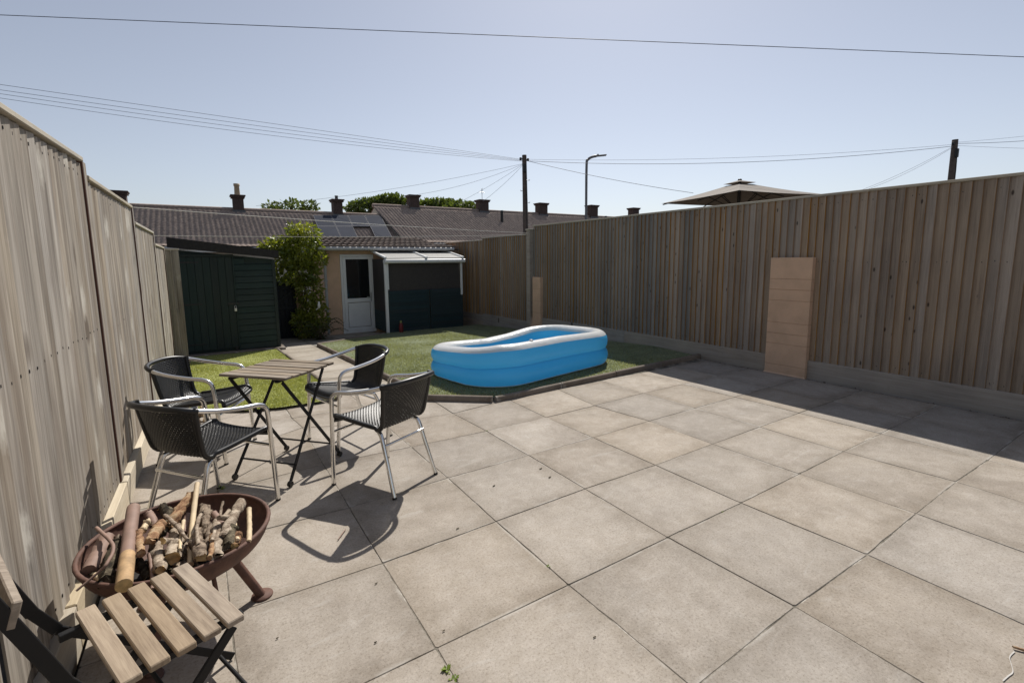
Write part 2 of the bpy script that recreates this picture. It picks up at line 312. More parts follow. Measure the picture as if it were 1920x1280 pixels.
# ------------------------------------------------------------------ mesh helpers
class MB:
    def __init__(s): s.v = []; s.f = []; s.m = []; s.sm = []
    def add(s, vs, fs, mi=0, smooth=False):
        n = len(s.v); s.v += [tuple(p) for p in vs]
        for f in fs: s.f.append([n+i for i in f]); s.m.append(mi); s.sm.append(smooth)
    def box(s, lo, hi, mi=0, bev=0.0):
        (a, b, c), (d, e, f) = lo, hi
        if bev:
            s.bbox(Vector(((a+d)/2, (b+e)/2, (c+f)/2)), Vector((d-a, e-b, f-c)), Matrix.Identity(3), mi, bev); return
        s.add([(a,b,c),(d,b,c),(d,e,c),(a,e,c),(a,b,f),(d,b,f),(d,e,f),(a,e,f)],
              [(0,3,2,1),(4,5,6,7),(0,1,5,4),(1,2,6,5),(2,3,7,6),(3,0,4,7)], mi)
    def bbox(s, c, size, R, mi=0, bev=0.003):
        """box with chamfered edges"""
        h = Vector(size)/2; b = min(bev, h.x*0.45, h.y*0.45, h.z*0.45); c = Vector(c)
        vs = []; idx = {}
        for sx in (-1, 1):
            for sy in (-1, 1):
                for sz in (-1, 1):
                    for ax in range(3):
                        p = Vector((sx*(h.x-(b if ax != 0 else 0)), sy*(h.y-(b if ax != 1 else 0)), sz*(h.z-(b if ax != 2 else 0))))
                        idx[(sx, sy, sz, ax)] = len(vs); vs.append(c + R @ p)
        fs = []
        def q(*k): fs.append([idx[x] for x in k])
        for g in (-1, 1):
            o = [(-1,-1),(1,-1),(1,1),(-1,1)]
            if g < 0: o = o[::-1]
            q(*[(g, a, b2, 0) for a, b2 in o]); q(*[(b2, g, a, 1) for a, b2 in o]); q(*[(a, b2, g, 2) for a, b2 in o])
        for a in (-1, 1):
            for b2 in (-1, 1):
                k = [(a,b2,-1,0),(a,b2,-1,1),(a,b2,1,1),(a,b2,1,0)]; q(*(k if a*b2 > 0 else k[::-1]))
                k = [(-1,a,b2,1),(-1,a,b2,2),(1,a,b2,2),(1,a,b2,1)]; q(*(k if a*b2 > 0 else k[::-1]))
                k = [(b2,-1,a,2),(b2,-1,a,0),(b2,1,a,0),(b2,1,a,2)]; q(*(k if a*b2 > 0 else k[::-1]))
                for c2 in (-1, 1):
                    k = [(a,b2,c2,0),(a,b2,c2,1),(a,b2,c2,2)]; q(*(k if a*b2*c2 > 0 else k[::-1]))
        s.add(vs, fs, mi)
    def bar(s, p, q, wd, th, upv=(0, 0, 1), mi=0, bev=0.002):
        """rectangular bar from p to q; wd along the sideways axis, th along the up-ish axis"""
        p, q = Vector(p), Vector(q); d = q-p; L = d.length; d.normalize()
        up = Vector(upv); sd = d.cross(up)
        if sd.length < 1e-4: sd = d.cross(Vector((1, 0, 0)))
        sd.normalize(); up = sd.cross(d)
        s.bbox((p+q)/2, (L, wd, th), Matrix((d, sd, up)).transposed(), mi, bev)
    def tube(s, path, r, n=8, mi=0, caps=True, closed=False, capmi=None):
        P = [Vector(p) for p in path]; k = len(P)
        rs = list(r) if hasattr(r, '__len__') else [r]*k
        T = []
        for i in range(k):
            a = P[(i-1) % k] if closed else P[max(i-1, 0)]; b = P[(i+1) % k] if closed else P[min(i+1, k-1)]
            T.append((b-a).normalized())
        nrm = T[0].orthogonal().normalized(); rings = []; vs = []
        for i in range(k):
            nrm = (nrm - T[i]*nrm.dot(T[i]))
            if nrm.length < 1e-6: nrm = T[i].orthogonal()
            nrm.normalize(); bn = T[i].cross(nrm)
            rings.append(len(vs))
            for j in range(n):
                a = 2*math.pi*j/n; vs.append(P[i]+(nrm*math.cos(a)+bn*math.sin(a))*rs[i])
        fs = []
        for i in range(k if closed else k-1):
            a, b = rings[i], rings[(i+1) % k]
            for j in range(n): fs.append((a+j, a+(j+1) % n, b+(j+1) % n, b+j))
        s.add(vs, fs, mi, True)
        if caps and not closed:
            s.add(vs[:n], [tuple(range(n))[::-1]], mi if capmi is None else capmi)
            s.add(vs[-n:], [tuple(range(n))], mi if capmi is None else capmi)
    def lathe(s, prof, c, n=32, mi=0, axis_r=None):
        c = Vector(c); vs = []; fs = []
        for r, z in prof:
            for j in range(n):
                a = 2*math.pi*j/n; vs.append(c+Vector((r*math.cos(a), r*math.sin(a), z)))
        for i in range(len(prof)-1):
            for j in range(n): fs.append((i*n+j, i*n+(j+1) % n, (i+1)*n+(j+1) % n, (i+1)*n+j))
        s.add(vs, fs, mi, True)
    def build(s, name, mats, parent=None, world=False, loc=(0, 0, 0)):
        me = bpy.data.meshes.new(name); me.from_pydata(s.v, [], s.f)
        if not isinstance(mats, (list, tuple)): mats = [mats]
        for m in mats: me.materials.append(MT[m] if isinstance(m, str) else m)
        me.polygons.foreach_set('material_index', s.m); me.polygons.foreach_set('use_smooth', s.sm); me.update()
        return put(name, me, parent, world, loc)
def put(name, me, parent=None, world=False, loc=(0, 0, 0)):
    o = bpy.data.objects.new(name, me); COL.objects.link(o)
    if parent is not None:
        o.parent = parent
        if world:                      # geometry given in world coordinates under an unrotated chain of parents
            q, off = parent, Vector((0, 0, 0))
            while q is not None: off += q.location; q = q.parent
            o.location = Vector(loc) - off
            return o
    o.location = loc
    return o
def tag(o, label, cat, group=None):
    o['label'] = label; o['category'] = cat
    if group: o['group'] = group
    return o
def thing(name, label, cat, loc=(0, 0, 0), rotz=0.0, group=None):
    o = bpy.data.objects.new(name, None); COL.objects.link(o); o.empty_display_size = 0.1
    o.location = loc; o.rotation_euler = (0, 0, rotz)
    return tag(o, label, cat, group)
def struct(o): o['kind'] = 'structure'; return o
def stuff(o): o['kind'] = 'stuff'; return o
def copy_tree(o, parent=None):
    c = o.copy(); COL.objects.link(c); c.parent = parent
    for ch in list(o.children): copy_tree(ch, c)
    return c
def npmesh(name, V, F, mats, smooth=False, mi=None):
    me = bpy.data.meshes.new(name); V = np.asarray(V, np.float32); F = np.asarray(F, np.int32)
    k = F.shape[1]
    me.vertices.add(len(V)); me.vertices.foreach_set('co', V.ravel())
    me.loops.add(F.size); me.loops.foreach_set('vertex_index', F.ravel())
    me.polygons.add(len(F)); me.polygons.foreach_set('loop_start', np.arange(0, F.size, k, dtype=np.int32))
    me.polygons.foreach_set('loop_total', np.full(len(F), k, np.int32))
    if mi is not None: me.polygons.foreach_set('material_index', np.asarray(mi, np.int32))
    for m in mats: me.materials.append(MT[m])
    me.update(calc_edges=True); me.validate()
    if smooth: me.polygons.foreach_set('use_smooth', np.ones(len(F), bool))
    return me
def lerp(a, b, t): return a+(b-a)*t
def catmull(P, n):
    P = [Vector(p) for p in P]; out = []
    for i in range(len(P)-1):
        p0 = P[max(i-1, 0)]; p1 = P[i]; p2 = P[i+1]; p3 = P[min(i+2, len(P)-1)]
        for k in range(n):
            t = k/n
            out.append(0.5*((2*p1)+(p2-p0)*t+(2*p0-5*p1+4*p2-p3)*t*t+(3*p1-p0-3*p2+p3)*t**3))
    out.append(P[-1]); return out

# ================================================================== SETTING
def sheet(name, pts, matname, zoff=0.0, parent=None):
    """flat or gently falling sheet from an outline: list of (x, y); follows the garden's fall"""
    mb = MB(); mb.add([(x, y, gz(y)+zoff) for x, y in pts], [tuple(range(len(pts)))])
    return mb.build(name, matname, parent)
mb = MB(); ys = [-80, 5.3, 13, 300]
for i, y in enumerate(ys): mb.v += [(-220, y, gz(y)-0.06), (260, y, gz(y)-0.06)]
for i in range(3): mb.f.append([2*i, 2*i+1, 2*i+3, 2*i+2]); mb.m.append(0); mb.sm.append(False)
struct(mb.build('ground', 'soil'))

# ---- patio of big square slabs; joints as they lie in the yard
S = 0.6834
meas = {(0,0):(817.5,1215),(1,0):(1066,1096),(2,0):(1252,1007),(3,0):(1389.5,942.5),(4,0):(1499,888),
(0,1):(717.5,1055),(1,1):(930,977),(2,1):(1097,916),(3,1):(1229,871.5),(4,1):(1336,832),
(0,2):(655,951),(1,2):(840,895.5),(2,2):(991,853),(3,2):(1112,820),(4,2):(1217,789),
(0,3):(606,870),(2,3):(912,807.5),(3,3):(1024,782),(4,3):(1115,760),(0,4):(567,801),(2,4):(850,775),
(2,-1):(1490.5,1136),(3,-1):(1626,1039),(4,-1):(1718,962),(5,-1):(1793,902.6)}
def grid_node(i, j):
    if (i, j) in meas:
        p = gp(*meas[(i, j)]); return Vector((p.x, p.y))
    x = (0.97+i)*S; y = (2.32+0.974*j)*S
    if i == -2: x = -0.475 + 0.012*(y-3.4)
    if i == 8: x = 6.15
    if i == -1: x = 0.006
    return Vector((x, y))
patio = struct(thing('patio', 'weathered buff concrete slab patio filling the foreground', 'patio', (0, 0, 0)))
del patio['category']; del patio['label']
mb = MB(); mb.add([(-0.48, -3.2, -0.0036), (6.17, -3.2, -0.0036), (6.17, 5.29, -0.0036), (-0.48, 5.29, -0.0036)], [(0, 1, 2, 3)])
mb.build('joint_bed', 'joint', patio)
for i in range(-2, 8):
    for j in range(-7, 6):
        q = [grid_node(i, j), grid_node(i+1, j), grid_node(i+1, j+1), grid_node(i, j+1)]
        if i >= 4 and j >= 4: continue
        if i >= 2 and j >= 5: continue
        c = (q[0]+q[1]+q[2]+q[3])/4
        tilt = Vector((random.uniform(-1, 1), random.uniform(-1, 1)))*0.003
        top = []; low = []
        gap = [random.uniform(0.0006, 0.0026) for _ in range(4)]
        R = []
        for k in range(4):
            p, a, b = q[k], q[(k-1) % 4], q[(k+1) % 4]
            e1 = (a-p).normalized(); e2 = (b-p).normalized()
            R.append(p + e2*gap[(k-1) % 4] + e1*gap[k])
        zz = random.uniform(-0.001, 0.001)
        def zt(p): return zz + (p-c).dot(tilt)
        # rounded corners
        ring = []
        for k in range(4):
            p, a, b = R[k], R[(k-1) % 4], R[(k+1) % 4]; r = random.uniform(0.004, 0.011)
            ring += [p+(a-p).normalized()*r]
            p1 = p+(b-p).normalized()*r; p2 = b+(p-b).normalized()*0.011; nrm_ = (c-(p+b)/2).normalized()
            for q_ in range(7): ring.append(p1.lerp(p2, q_/7)+nrm_*(random.uniform(0, 0.0016)+(0.004*random.random() if random.random() < 0.08 else 0)))
        inner = [p+(c-p).normalized()*0.002 for p in ring]
        n = len(ring)
        mb = MB()
        vs = [(p.x, p.y, zt(p)) for p in inner]+[(p.x, p.y, zt(p)-0.002) for p in ring]+[(p.x, p.y, -0.04) for p in ring]
        mb.add(vs, [tuple(range(n))]+[(k+n, (k+1) % n+n, (k+1) % n, k) for k in range(n)]+[(k+2*n, (k+1) % n+2*n, (k+1) % n+n, k+n) for k in range(n)])
        mb.build('paving_slab', 'slab', patio)

# ---- path along the left lawn and the apron before the outhouse door
path = bpy.data.objects.new('path', None); COL.objects.link(path); struct(path)
sheet('joint_bed', [(1.2, 5.26), (2.02, 5.26), (2.02, 10.4), (3.75, 11.2), (3.75, 12.45), (1.2, 12.45)], 'joint', -0.014, path)
def slabq(x0, x1, y0, y1, parent, m='path'):
    g = random.uniform(0.002, 0.004); x0 += g; x1 -= g; y0 += g; y1 -= g; b = 0.005
    mb = MB(); zo = random.uniform(-0.002, 0.002)
    o = [(x0, y0), (x1, y0), (x1, y1), (x0, y1)]; inn = [(x0+b, y0+b), (x1-b, y0+b), (x1-b, y1-b), (x0+b, y1-b)]
    mb.add([(x, y, gz(y)+zo) for x, y in inn]+[(x, y, gz(y)+zo-0.003) for x, y in o]+[(x, y, gz(y)-0.05) for x, y in o],
           [(0, 1, 2, 3)]+[(k+4, (k+1) % 4+4, (k+1) % 4, k) for k in range(4)]+[(k+8, (k+1) % 4+8, (k+1) % 4+4, k+4) for k in range(4)])
    mb.build('paving_slab', m, parent)
y = 5.30
while y < 12.3:
    d = 0.62; slabq(1.27, 1.93, y, y+d, path)
    if y > 10.3:
        slabq(1.93, 2.55, y, y+d, path)
    if y > 11.0:
        slabq(2.55, 3.15, y, y+d, path); slabq(3.15, 3.72, y, y+d, path)
    y += d

# ---- lawns of artificial turf
LAWN_R = [(2.0, 4.76), (2.56, 4.30), (6.2, 4.46), (6.28, 5.3), (6.28, 11.25), (3.72, 11.25), (2.02, 10.4), (2.02, 5.3)]
LAWN_L = [(-0.40, 5.72), (0.0, 5.58), (0.30, 5.38), (0.62, 5.27), (1.0, 5.25), (1.2, 5.28), (1.2, 10.3), (-0.40, 10.3)]
struct(sheet('lawn', LAWN_R, 'turf', 0.035))
struct(sheet('lawn', LAWN_L, 'turf_lime', 0.028))
mb = MB()
for P in (LAWN_R, LAWN_L):
    zo = 0.035 if P is LAWN_R else 0.028
def inside(P, X, Y):
    n = len(P); r = np.zeros(len(X), bool)
    for k in range(n):
        (x1, y1), (x2, y2) = P[k], P[(k+1) % n]
        c = ((y1 > Y) != (y2 > Y)) & (X < (x2-x1)*(Y-y1)/((y2-y1) if y2 != y1 else 1e-9)+x1); r ^= c
    return r
def blades(name, P, n, m, zo, h0, h1, label):
    P2 = np.array(P); X = rng.uniform(P2[:, 0].min(), P2[:, 0].max(), n); Y = rng.uniform(P2[:, 1].min(), P2[:, 1].max(), n)
    # denser towards the viewer
    k = inside(P, X, Y) & (rng.random(n) < np.clip(6.5/Y, 0.25, 1)**1.5); X = X[k]; Y = Y[k]; n = len(X)
    Z = np.where(Y < 5.3, 0, -FALL*(Y-5.3))+zo-0.002
    h = rng.uniform(h0, h1, n)*(0.8+0.4*np.sin(X*3.1+Y*1.7)*np.sin(Y*2.3-X)); wd = rng.uniform(0.003, 0.006, n); a = rng.uniform(0, 2*np.pi, n); l = rng.uniform(0.2, 1.0, n)*h
    b = rng.uniform(0, 2*np.pi, n)
    A = np.stack([X-np.cos(a)*wd, Y-np.sin(a)*wd, Z], 1); B = np.stack([X+np.cos(a)*wd, Y+np.sin(a)*wd, Z], 1); T = np.stack([X+np.cos(b)*l, Y+np.sin(b)*l, Z+h], 1)
    V = np.stack([A, B, T], 1).reshape(-1, 3)
    o = put(name, npmesh(name, V, np.arange(3*n).reshape(-1, 3), [m])); stuff(o); tag(o, label, 'grass')
blades('turf_pile', LAWN_R, 230000, 'blade', 0.035, 0.012, 0.028, 'dull green artificial grass around the paddling pool')
blades('turf_pile', LAWN_L, 75000, 'blade_lime', 0.028, 0.010, 0.024, 'bright lime artificial grass before the green shed')

# ---- kerb stones round the right lawn, timber edging on the left one
kerb = bpy.data.objects.new('kerb', None); COL.objects.link(kerb); struct(kerb)
def kerbrun(p, q, n, parent, name, m, wd=0.06, h=0.062, z0=-0.05, jit=0.004):
    p, q = Vector((*p, 0)), Vector((*q, 0)); d = (q-p).normalized(); sd = Vector((-d.y, d.x, 0))
    for k in range(n):
        a = p.lerp(q, k/n)+d*0.003; b = p.lerp(q, (k+1)/n)-d*0.003
        off = sd*random.uniform(-jit, jit); hh = h+random.uniform(-jit, jit)
        mb = MB(); prof = [(-wd/2, z0), (-wd/2, hh*0.55), (-wd*0.36, hh*0.86), (-wd*0.12, hh), (wd*0.12, hh), (wd*0.36, hh*0.86), (wd/2, hh*0.55), (wd/2, z0)]
        vs = []
        for e in (a, b):
            for s_, z in prof: vs.append(e+off+sd*s_+Vector((0, 0, z+gz(e.y))))
        N = len(prof)
        mb.add(vs, [(i, i+1, i+1+N, i+N) for i in range(N-1)], 0, True); mb.add(vs, [tuple(range(N))[::-1], tuple(range(N, 2*N))])
        mb.build(name, m, parent)
kerbrun((6.24, 4.42), (2.55, 4.25), 4, kerb, 'kerb_stone', 'kerb')
kerbrun((2.53, 4.26), (1.98, 4.72), 1, kerb, 'kerb_stone', 'kerb')
kerbrun((1.97, 4.76), (1.98, 5.3), 1, kerb, 'kerb_stone', 'kerb')
kerbrun((1.98, 5.3), (1.99, 10.36), 6, kerb, 'kerb_stone', 'kerb')
kerbrun((1.99, 10.39), (3.66, 11.22), 2, kerb, 'kerb_stone', 'kerb')
edg = bpy.data.objects.new('lawn_edging', None); COL.objects.link(edg); struct(edg)
kerbrun((1.235, 10.3), (1.235, 5.42), 5, edg, 'edging_strip', 'kerb', 0.05, 0.045)
kerbrun((1.235, 5.41), (1.17, 5.27), 1, edg, 'edging_strip', 'kerb', 0.05, 0.045)

# ================================================================== FENCES
def board_mesh(name, wd, h, mats, sx, thick_side, t0=0.006, t1=0.027):
    """feather-edged board; front towards sx, thick edge on the thick_side end of y"""
    a, b = (-wd/2, wd/2) if thick_side < 0 else (wd/2, -wd/2)
    pl = [(sx*0.008, a), (sx*(0.008+t1), a), (sx*(0.009+t1), a+(0.003 if a < 0 else -0.003)), (sx*t0, b), (0, b)]
    mb = MB(); n = len(pl)
    mb.v = [(x, y, 0) for x, y in pl]+[(x, y, h) for x, y in pl]
    order = 1
    area = sum(pl[i][0]*pl[(i+1) % n][1]-pl[(i+1) % n][0]*pl[i][1] for i in range(n))
    for i in range(n):
        j = (i+1) % n; f = [i, j, j+n, i+n]
        mb.f.append(f if area > 0 else f[::-1]); mb.m.append(1 if i == 0 else 0); mb.sm.append(False)
    lo = list(range(n)); hi = list(range(n, 2*n))
    mb.f.append(lo[::-1] if area > 0 else lo); mb.f.append(hi if area > 0 else hi[::-1]); mb.m += [0, 0]; mb.sm += [False, False]
    me = bpy.data.meshes.new(name); me.from_pydata(mb.v, [], mb.f)
    for m in mats: me.materials.append(MT[m])
    me.polygons.foreach_set('material_index', mb.m); me.update()
    return me
def nailbox(mb, x, y, z, sx):
    s = random.uniform(0.0022, 0.0038); h = random.uniform(0.004, 0.010)
    mb.box((min(x, x+sx*0.003), y-s, z-h), (max(x, x+sx*0.003), y+s, z+0.004))

# ---- right fence, long shaded run
FX = 6.33
def close_board(fx, y0, y1, zb, zt, parent, matf, nails=(0.07, 0.55, 0.94), pitch=0.086, wd=0.102):
    meshes = {}
    nb = MB(); y = y0
    while y < y1-0.02:
        mf = matf(y)
        if mf not in meshes: meshes[mf] = board_mesh('board', wd, zt-zb, [mf, 'tan'], -1, -1)
        o = put('board', meshes[mf], parent, True, (fx+random.uniform(-0.002, 0.002), y+wd/2+random.uniform(-0.004, 0.004), zb+random.uniform(-0.008, 0.006)))
        o.rotation_euler = (random.uniform(-0.002, 0.002), 0, random.uniform(-0.03, 0.03))
        for f in nails:
            for e in ((0.35,) if random.random() < 0.75 else (0.25, 0.6)):
                nailbox(nb, fx-0.032+0.026*e, y+wd*e+random.uniform(-.008, .008), lerp(zb, zt, f)+random.uniform(-0.01, 0.01), -1)
        y += pitch
    stuff(nb.build('nails', 'iron', parent, True))
def along(name, fx0, fx1, y0, y1, z0, z1, m, parent, bev=0.004):
    mb = MB(); mb.box((fx0, y0, z0), (fx1, y1, z1), 0, bev); return mb.build(name, m, parent, True)
fr = thing('timber_fence', 'long brown close board fence in shade along the right of the patio', 'fence', (FX, 4.0, 0))
close_board(FX, -3.0, 8.74, 0.20, 2.20, fr, lambda y: 'fence_r' if y < 4.9+random.uniform(-0.6, 0.6) else 'fence_far', (0.035, 0.615, 0.955))
along('capping_rail', FX-0.045, FX+0.04, -3.05, 2.4, 2.197, 2.226, 'rail', fr); along('capping_rail', FX-0.045, FX+0.04, 2.403, 5.9, 2.196, 2.225, 'rail', fr); along('capping_rail', FX-0.045, FX+0.04, 5.903, 8.78, 2.194, 2.223, 'rail', fr)
for a, b in ((-3.0, 0.1), (0.103, 2.915), (3.43, 6.0), (6.003, 8.74)): along('gravel_board', FX-0.046, FX-0.002, a, b, -0.09, 0.212, 'gravel', fr)
for a in (-1.0, 1.9, 4.8, 7.7): along('post', FX+0.03, FX+0.13, a, a+0.1, -0.3, 2.15, 'fence_far', fr)
for z in (0.45, 1.42, 2.08): along('arris_rail', FX+0.004, FX+0.055, -3.0, 8.74, z-0.03, z+0.03, 'fence_far', fr)
# corner post and the lower run beyond it
f2 = thing('timber_fence', 'lower grey stepped fence run between the corner post and the lean-to', 'fence', (FX, 10.8, -0.3))
close_board(FX, 8.93, 11.06, 0.06, 2.03, f2, lambda y: 'fence_far', (0.05, 0.5, 0.95))
close_board(FX, 11.05, 13.3, 0.02, 1.98, f2, lambda y: 'fence_far', (0.05, 0.5, 0.95))
along('capping_rail', FX-0.04, FX+0.04, 8.93, 11.04, 2.027, 2.052, 'rail', f2); along('capping_rail', FX-0.04, FX+0.04, 11.05, 13.3, 1.977, 2.0, 'rail', f2)
for a, b, z in ((8.93, 11.04, 0.0), (11.045, 13.3, -0.04)):
    along('gravel_board', FX-0.045, FX-0.003, a, b, -0.09+z, 0.075+z, 'gravel', f2); along('gravel_board', FX-0.052, FX-0.01, a, b, -0.40+z, -0.094+z, 'gravel', f2)
along('corner_post', FX-0.11, FX+0.01, 8.80, 8.92, -0.4, 2.12, 'gravel', f2)
along('post_cap', FX-0.13, FX+0.03, 8.785, 8.935, 2.121, 2.15, 'rail', f2)

# ---- block piers left standing against the right fence
def pier(label, x0, x1, y0, y1, z0, courses, m, bev):
    t = thing('block_pier', label, 'pier', ((x0+x1)/2, (y0+y1)/2, z0))
    zt = z0+sum(courses)
    mb = MB(); mb.box((x0+0.004, y0+0.004, z0), (x1, y1-0.004, zt-0.004)); mb.build('core', 'peach_joint', t, True)
    z = z0
    for h in courses[::-1]:
        mb = MB(); mb.box((x0+random.uniform(-0.001, 0.001), y0, z+0.0015), (x1-0.005, y1, z+h-0.0015), 0, bev); mb.build('block', m, t, True); z += h
    mb = MB(); mb.add([(x0-0.03, y0-0.02, z0), (x0-0.03, y1+0.02, z0), (x0, y1, z0+0.03), (x0, y0, z0+0.03)], [(0, 3, 2, 1)]); mb.build('mortar_fillet', 'peach', t, True)
    return t
pier('tall peach painted block pier against the right fence', 6.238, 6.36, 2.915, 3.425, -0.03, [.27, .134, .138, .285, .141, .135, .275, .135], 'peach', 0.003)
a = atx(1008, 533, 6.24); b = atx(1028, 535, 6.24)
pier('short brown painted block pier beside the fence corner post', 6.235, 6.36, 8.43, 8.72, -0.2, [0.26]*5, 'peach', 0.004).children

# ---- left fence, sunlit
fl = thing('timber_fence', 'tall sunlit grey fence stepping down along the left side', 'fence', (-0.5, 4.5, 0))
PO = [(-0.63, -0.15), (-0.575, 1.80), (-0.522, 3.71), (-0.468, 5.61), (-0.432, 7.51), (-0.418, 9.41)]
TOPS = [2.17, 2.085, 2.0, 1.865, 1.725]
for k in range(5):
    (xa, ya), (xb, yb) = PO[k], PO[k+1]; zt = TOPS[k]; zb = 0.14+gz((ya+yb)/2)-(0.05 if k > 2 else 0)
    L = math.hypot(xb-xa, yb-ya)-0.115; ang = math.atan2(-(xb-xa), yb-ya)
    me = board_mesh('board', 0.108, zt-zb-0.02, ['fence_l', 'fence_l'], 1, 1, 0.007, 0.014)
    n = int(round(L/0.094)); d = Vector((xb-xa, yb-ya, 0)).normalized(); st = Vector((xa, ya, 0))+d*0.112
    slope = 0.055 if k == 1 else 0.0
    nb = MB()
    for q in range(n):
        p = st+d*((q+0.5)*L/n)
        o = put('board', me, fl, True, (p.x+random.uniform(-0.0015, 0.0015), p.y, zb+random.uniform(-0.006, 0.006)-(slope*(1-q/n)))); o.rotation_euler = (random.uniform(-0.002, 0.002), 0, ang+random.uniform(-0.02, 0.02))
        for f in (0.03, 0.50, 0.955): nailbox(nb, p.x+0.0135, p.y, lerp(zb, zt, f)+random.uniform(-0.012, 0.012), 1)
    stuff(nb.build('nails', 'darkpost', fl, True))
    mb = MB(); e0 = st-d*0.005; e1 = st+d*(L+0.005); mb.bar((e0.x+0.008, e0.y, zt-slope), (e1.x+0.008, e1.y, zt), 0.062, 0.026, mi=0, bev=0.004); mb.build('capping_rail', 'rail', fl, True)
    # post at the far end, a dark red-brown strip over its near face
    pz = zt-0.005; c = Vector((xb, yb, 0))
    if k == 0: pz = 1.99
    mb = MB(); mb.box((xb-0.085, yb+0.016, -0.5), (xb+(0.034 if k else 0.0), yb+0.098, pz), 0, 0.004); mb.build('post', 'fence_l', fl, True)
    mb = MB(); mb.box((xb-0.05, yb+0.006, zb-0.1), (xb+(0.032 if k else -0.004), yb+0.0155, pz-0.004)); mb.build('brown_edge', 'post_side', fl, True)
    mb = MB(); mb.box((xb-0.19, yb-0.03, -0.5), (xb-0.088, yb+0.07, zt+0.05), 0, 0.006); mb.build('rear_post', 'darkpost', fl, True)
    # gravel boards in short lengths
    m = 3
    for q in range(m):
        p0 = Vector((xa, ya, 0)).lerp(Vector((xb, yb, 0)), q/m); p1 = Vector((xa, ya, 0)).lerp(Vector((xb, yb, 0)), (q+1)/m-0.006)
        o = random.uniform(-0.006, 0.006)
        mb = MB(); mb.bar((p0.x+0.035+o, p0.y, zb-0.09), (p1.x+0.035+o, p1.y, zb-0.09), 0.042, 0.20, bev=0.004); mb.build('gravel_board', 'gravel_l', fl, True)
# return panel that closes the gap to the shed
t = thing('fence_return', 'narrow knotty board panel closing the fence end beside the green shed', 'fence panel', (-0.31, 9.62, -0.2))
me = None
x = -0.41
for wq in (0.105, 0.10):
    mb = MB(); mb.box((x, 9.60, -0.2), (x+wq-0.003, 9.622, 1.69), 0, 0.003); mb.build('board', 'fence_l', t, True); x += wq
mb = MB(); mb.box((-0.42, 9.585, 1.691), (-0.20, 9.64, 1.72), 0, 0.003); mb.build('capping_rail', 'rail', t, True)
mb = MB(); mb.box((-0.40, 9.56, -0.22), (-0.19, 9.598, -0.06), 0, 0.003); mb.build('gravel_board', 'gravel', t, True)

# ================================================================== GREEN SHED
SY = 10.5
def X(u, v, y=SY): return aty(u, v, y)
sx0, sx1 = X(335, 560).x, X(520, 560).x-0.01
zb = gz(SY)
zl, zr = X(318, 468).z+0.0, X(518, 486).z
t = thing('garden_shed', 'dark green wooden shed with sloping black felt roof', 'shed', ((sx0+sx1)/2, SY, zb))
def ztop(x): return lerp(zl, zr, (x-sx0)/(sx1-sx0))
mb = MB(); b0 = zb+0.06
mb.add([(sx0, SY+0.03, b0), (sx1, SY+0.03, b0), (sx1, SY+1.9, b0), (sx0, SY+1.9, b0), (sx0, SY+0.03, zl), (sx1, SY+0.03, zr), (sx1, SY+1.9, zr), (sx0, SY+1.9, zl)],
       [(0, 3, 2, 1), (4, 5, 6, 7), (0, 1, 5, 4), (1, 2, 6, 5), (2, 3, 7, 6), (3, 0, 4, 7)]); mb.build('wall', 'shed', t, True)
dx0, dx1 = X(341, 560).x, X(441, 560).x; dzt = X(400, 482).z; dzb = b0+0.05
door = None
mb = MB(); mb.box((dx0, SY+0.008, dzb), (dx1, SY+0.029, dzt)); door = mb.build('door', 'shed', t, True)
n = 7
for k in range(n):
    a = lerp(dx0, dx1, k/n)+0.0025; b = lerp(dx0, dx1, (k+1)/n)-0.0025
    mb = MB(); mb.box((a, SY-0.008, dzb), (b, SY+0.0075, dzt), 0, 0.003); mb.build('plank', 'shed', door, True)
for v in (492, 571, 647):
    zh = X(360, v).z; mb = MB(); mb.box((dx0-0.02, SY-0.014, zh-0.014), (dx0+0.30, SY-0.0085, zh+0.014), 0, 0.002); mb.tube([(dx0-0.01, SY-0.013, zh-0.04), (dx0-0.01, SY-0.013, zh+0.04)], 0.009, 8); mb.build('strap_hinge', 'iron', door, True)
zh = X(436, 569).z; mb = MB(); mb.box((dx1-0.13, SY-0.02, zh-0.02), (dx1+0.06, SY-0.0085, zh+0.02), 0, 0.003); mb.build('hasp', 'iron', door, True)
mb = MB(); mb.box((dx1-0.03, SY-0.04, zh-0.15), (dx1+0.015, SY-0.015, zh-0.085), 0, 0.005); mb.tube([(dx1-0.022, SY-0.028, zh-0.087), (dx1-0.022, SY-0.028, zh-0.05), (dx1-0.008, SY-0.028, zh-0.035), (dx1+0.006, SY-0.028, zh-0.05), (dx1+0.006, SY-0.028, zh-0.087)], 0.004, 6); mb.build('padlock', 'steel', door, True)
zh = X(442, 655).z; mb = MB(); mb.box((dx1-0.06, SY-0.018, zh-0.05), (dx1-0.02, SY-0.0085, zh+0.06), 0, 0.002); mb.build('bolt', 'iron', door, True)
z = b0+0.01; k = 0
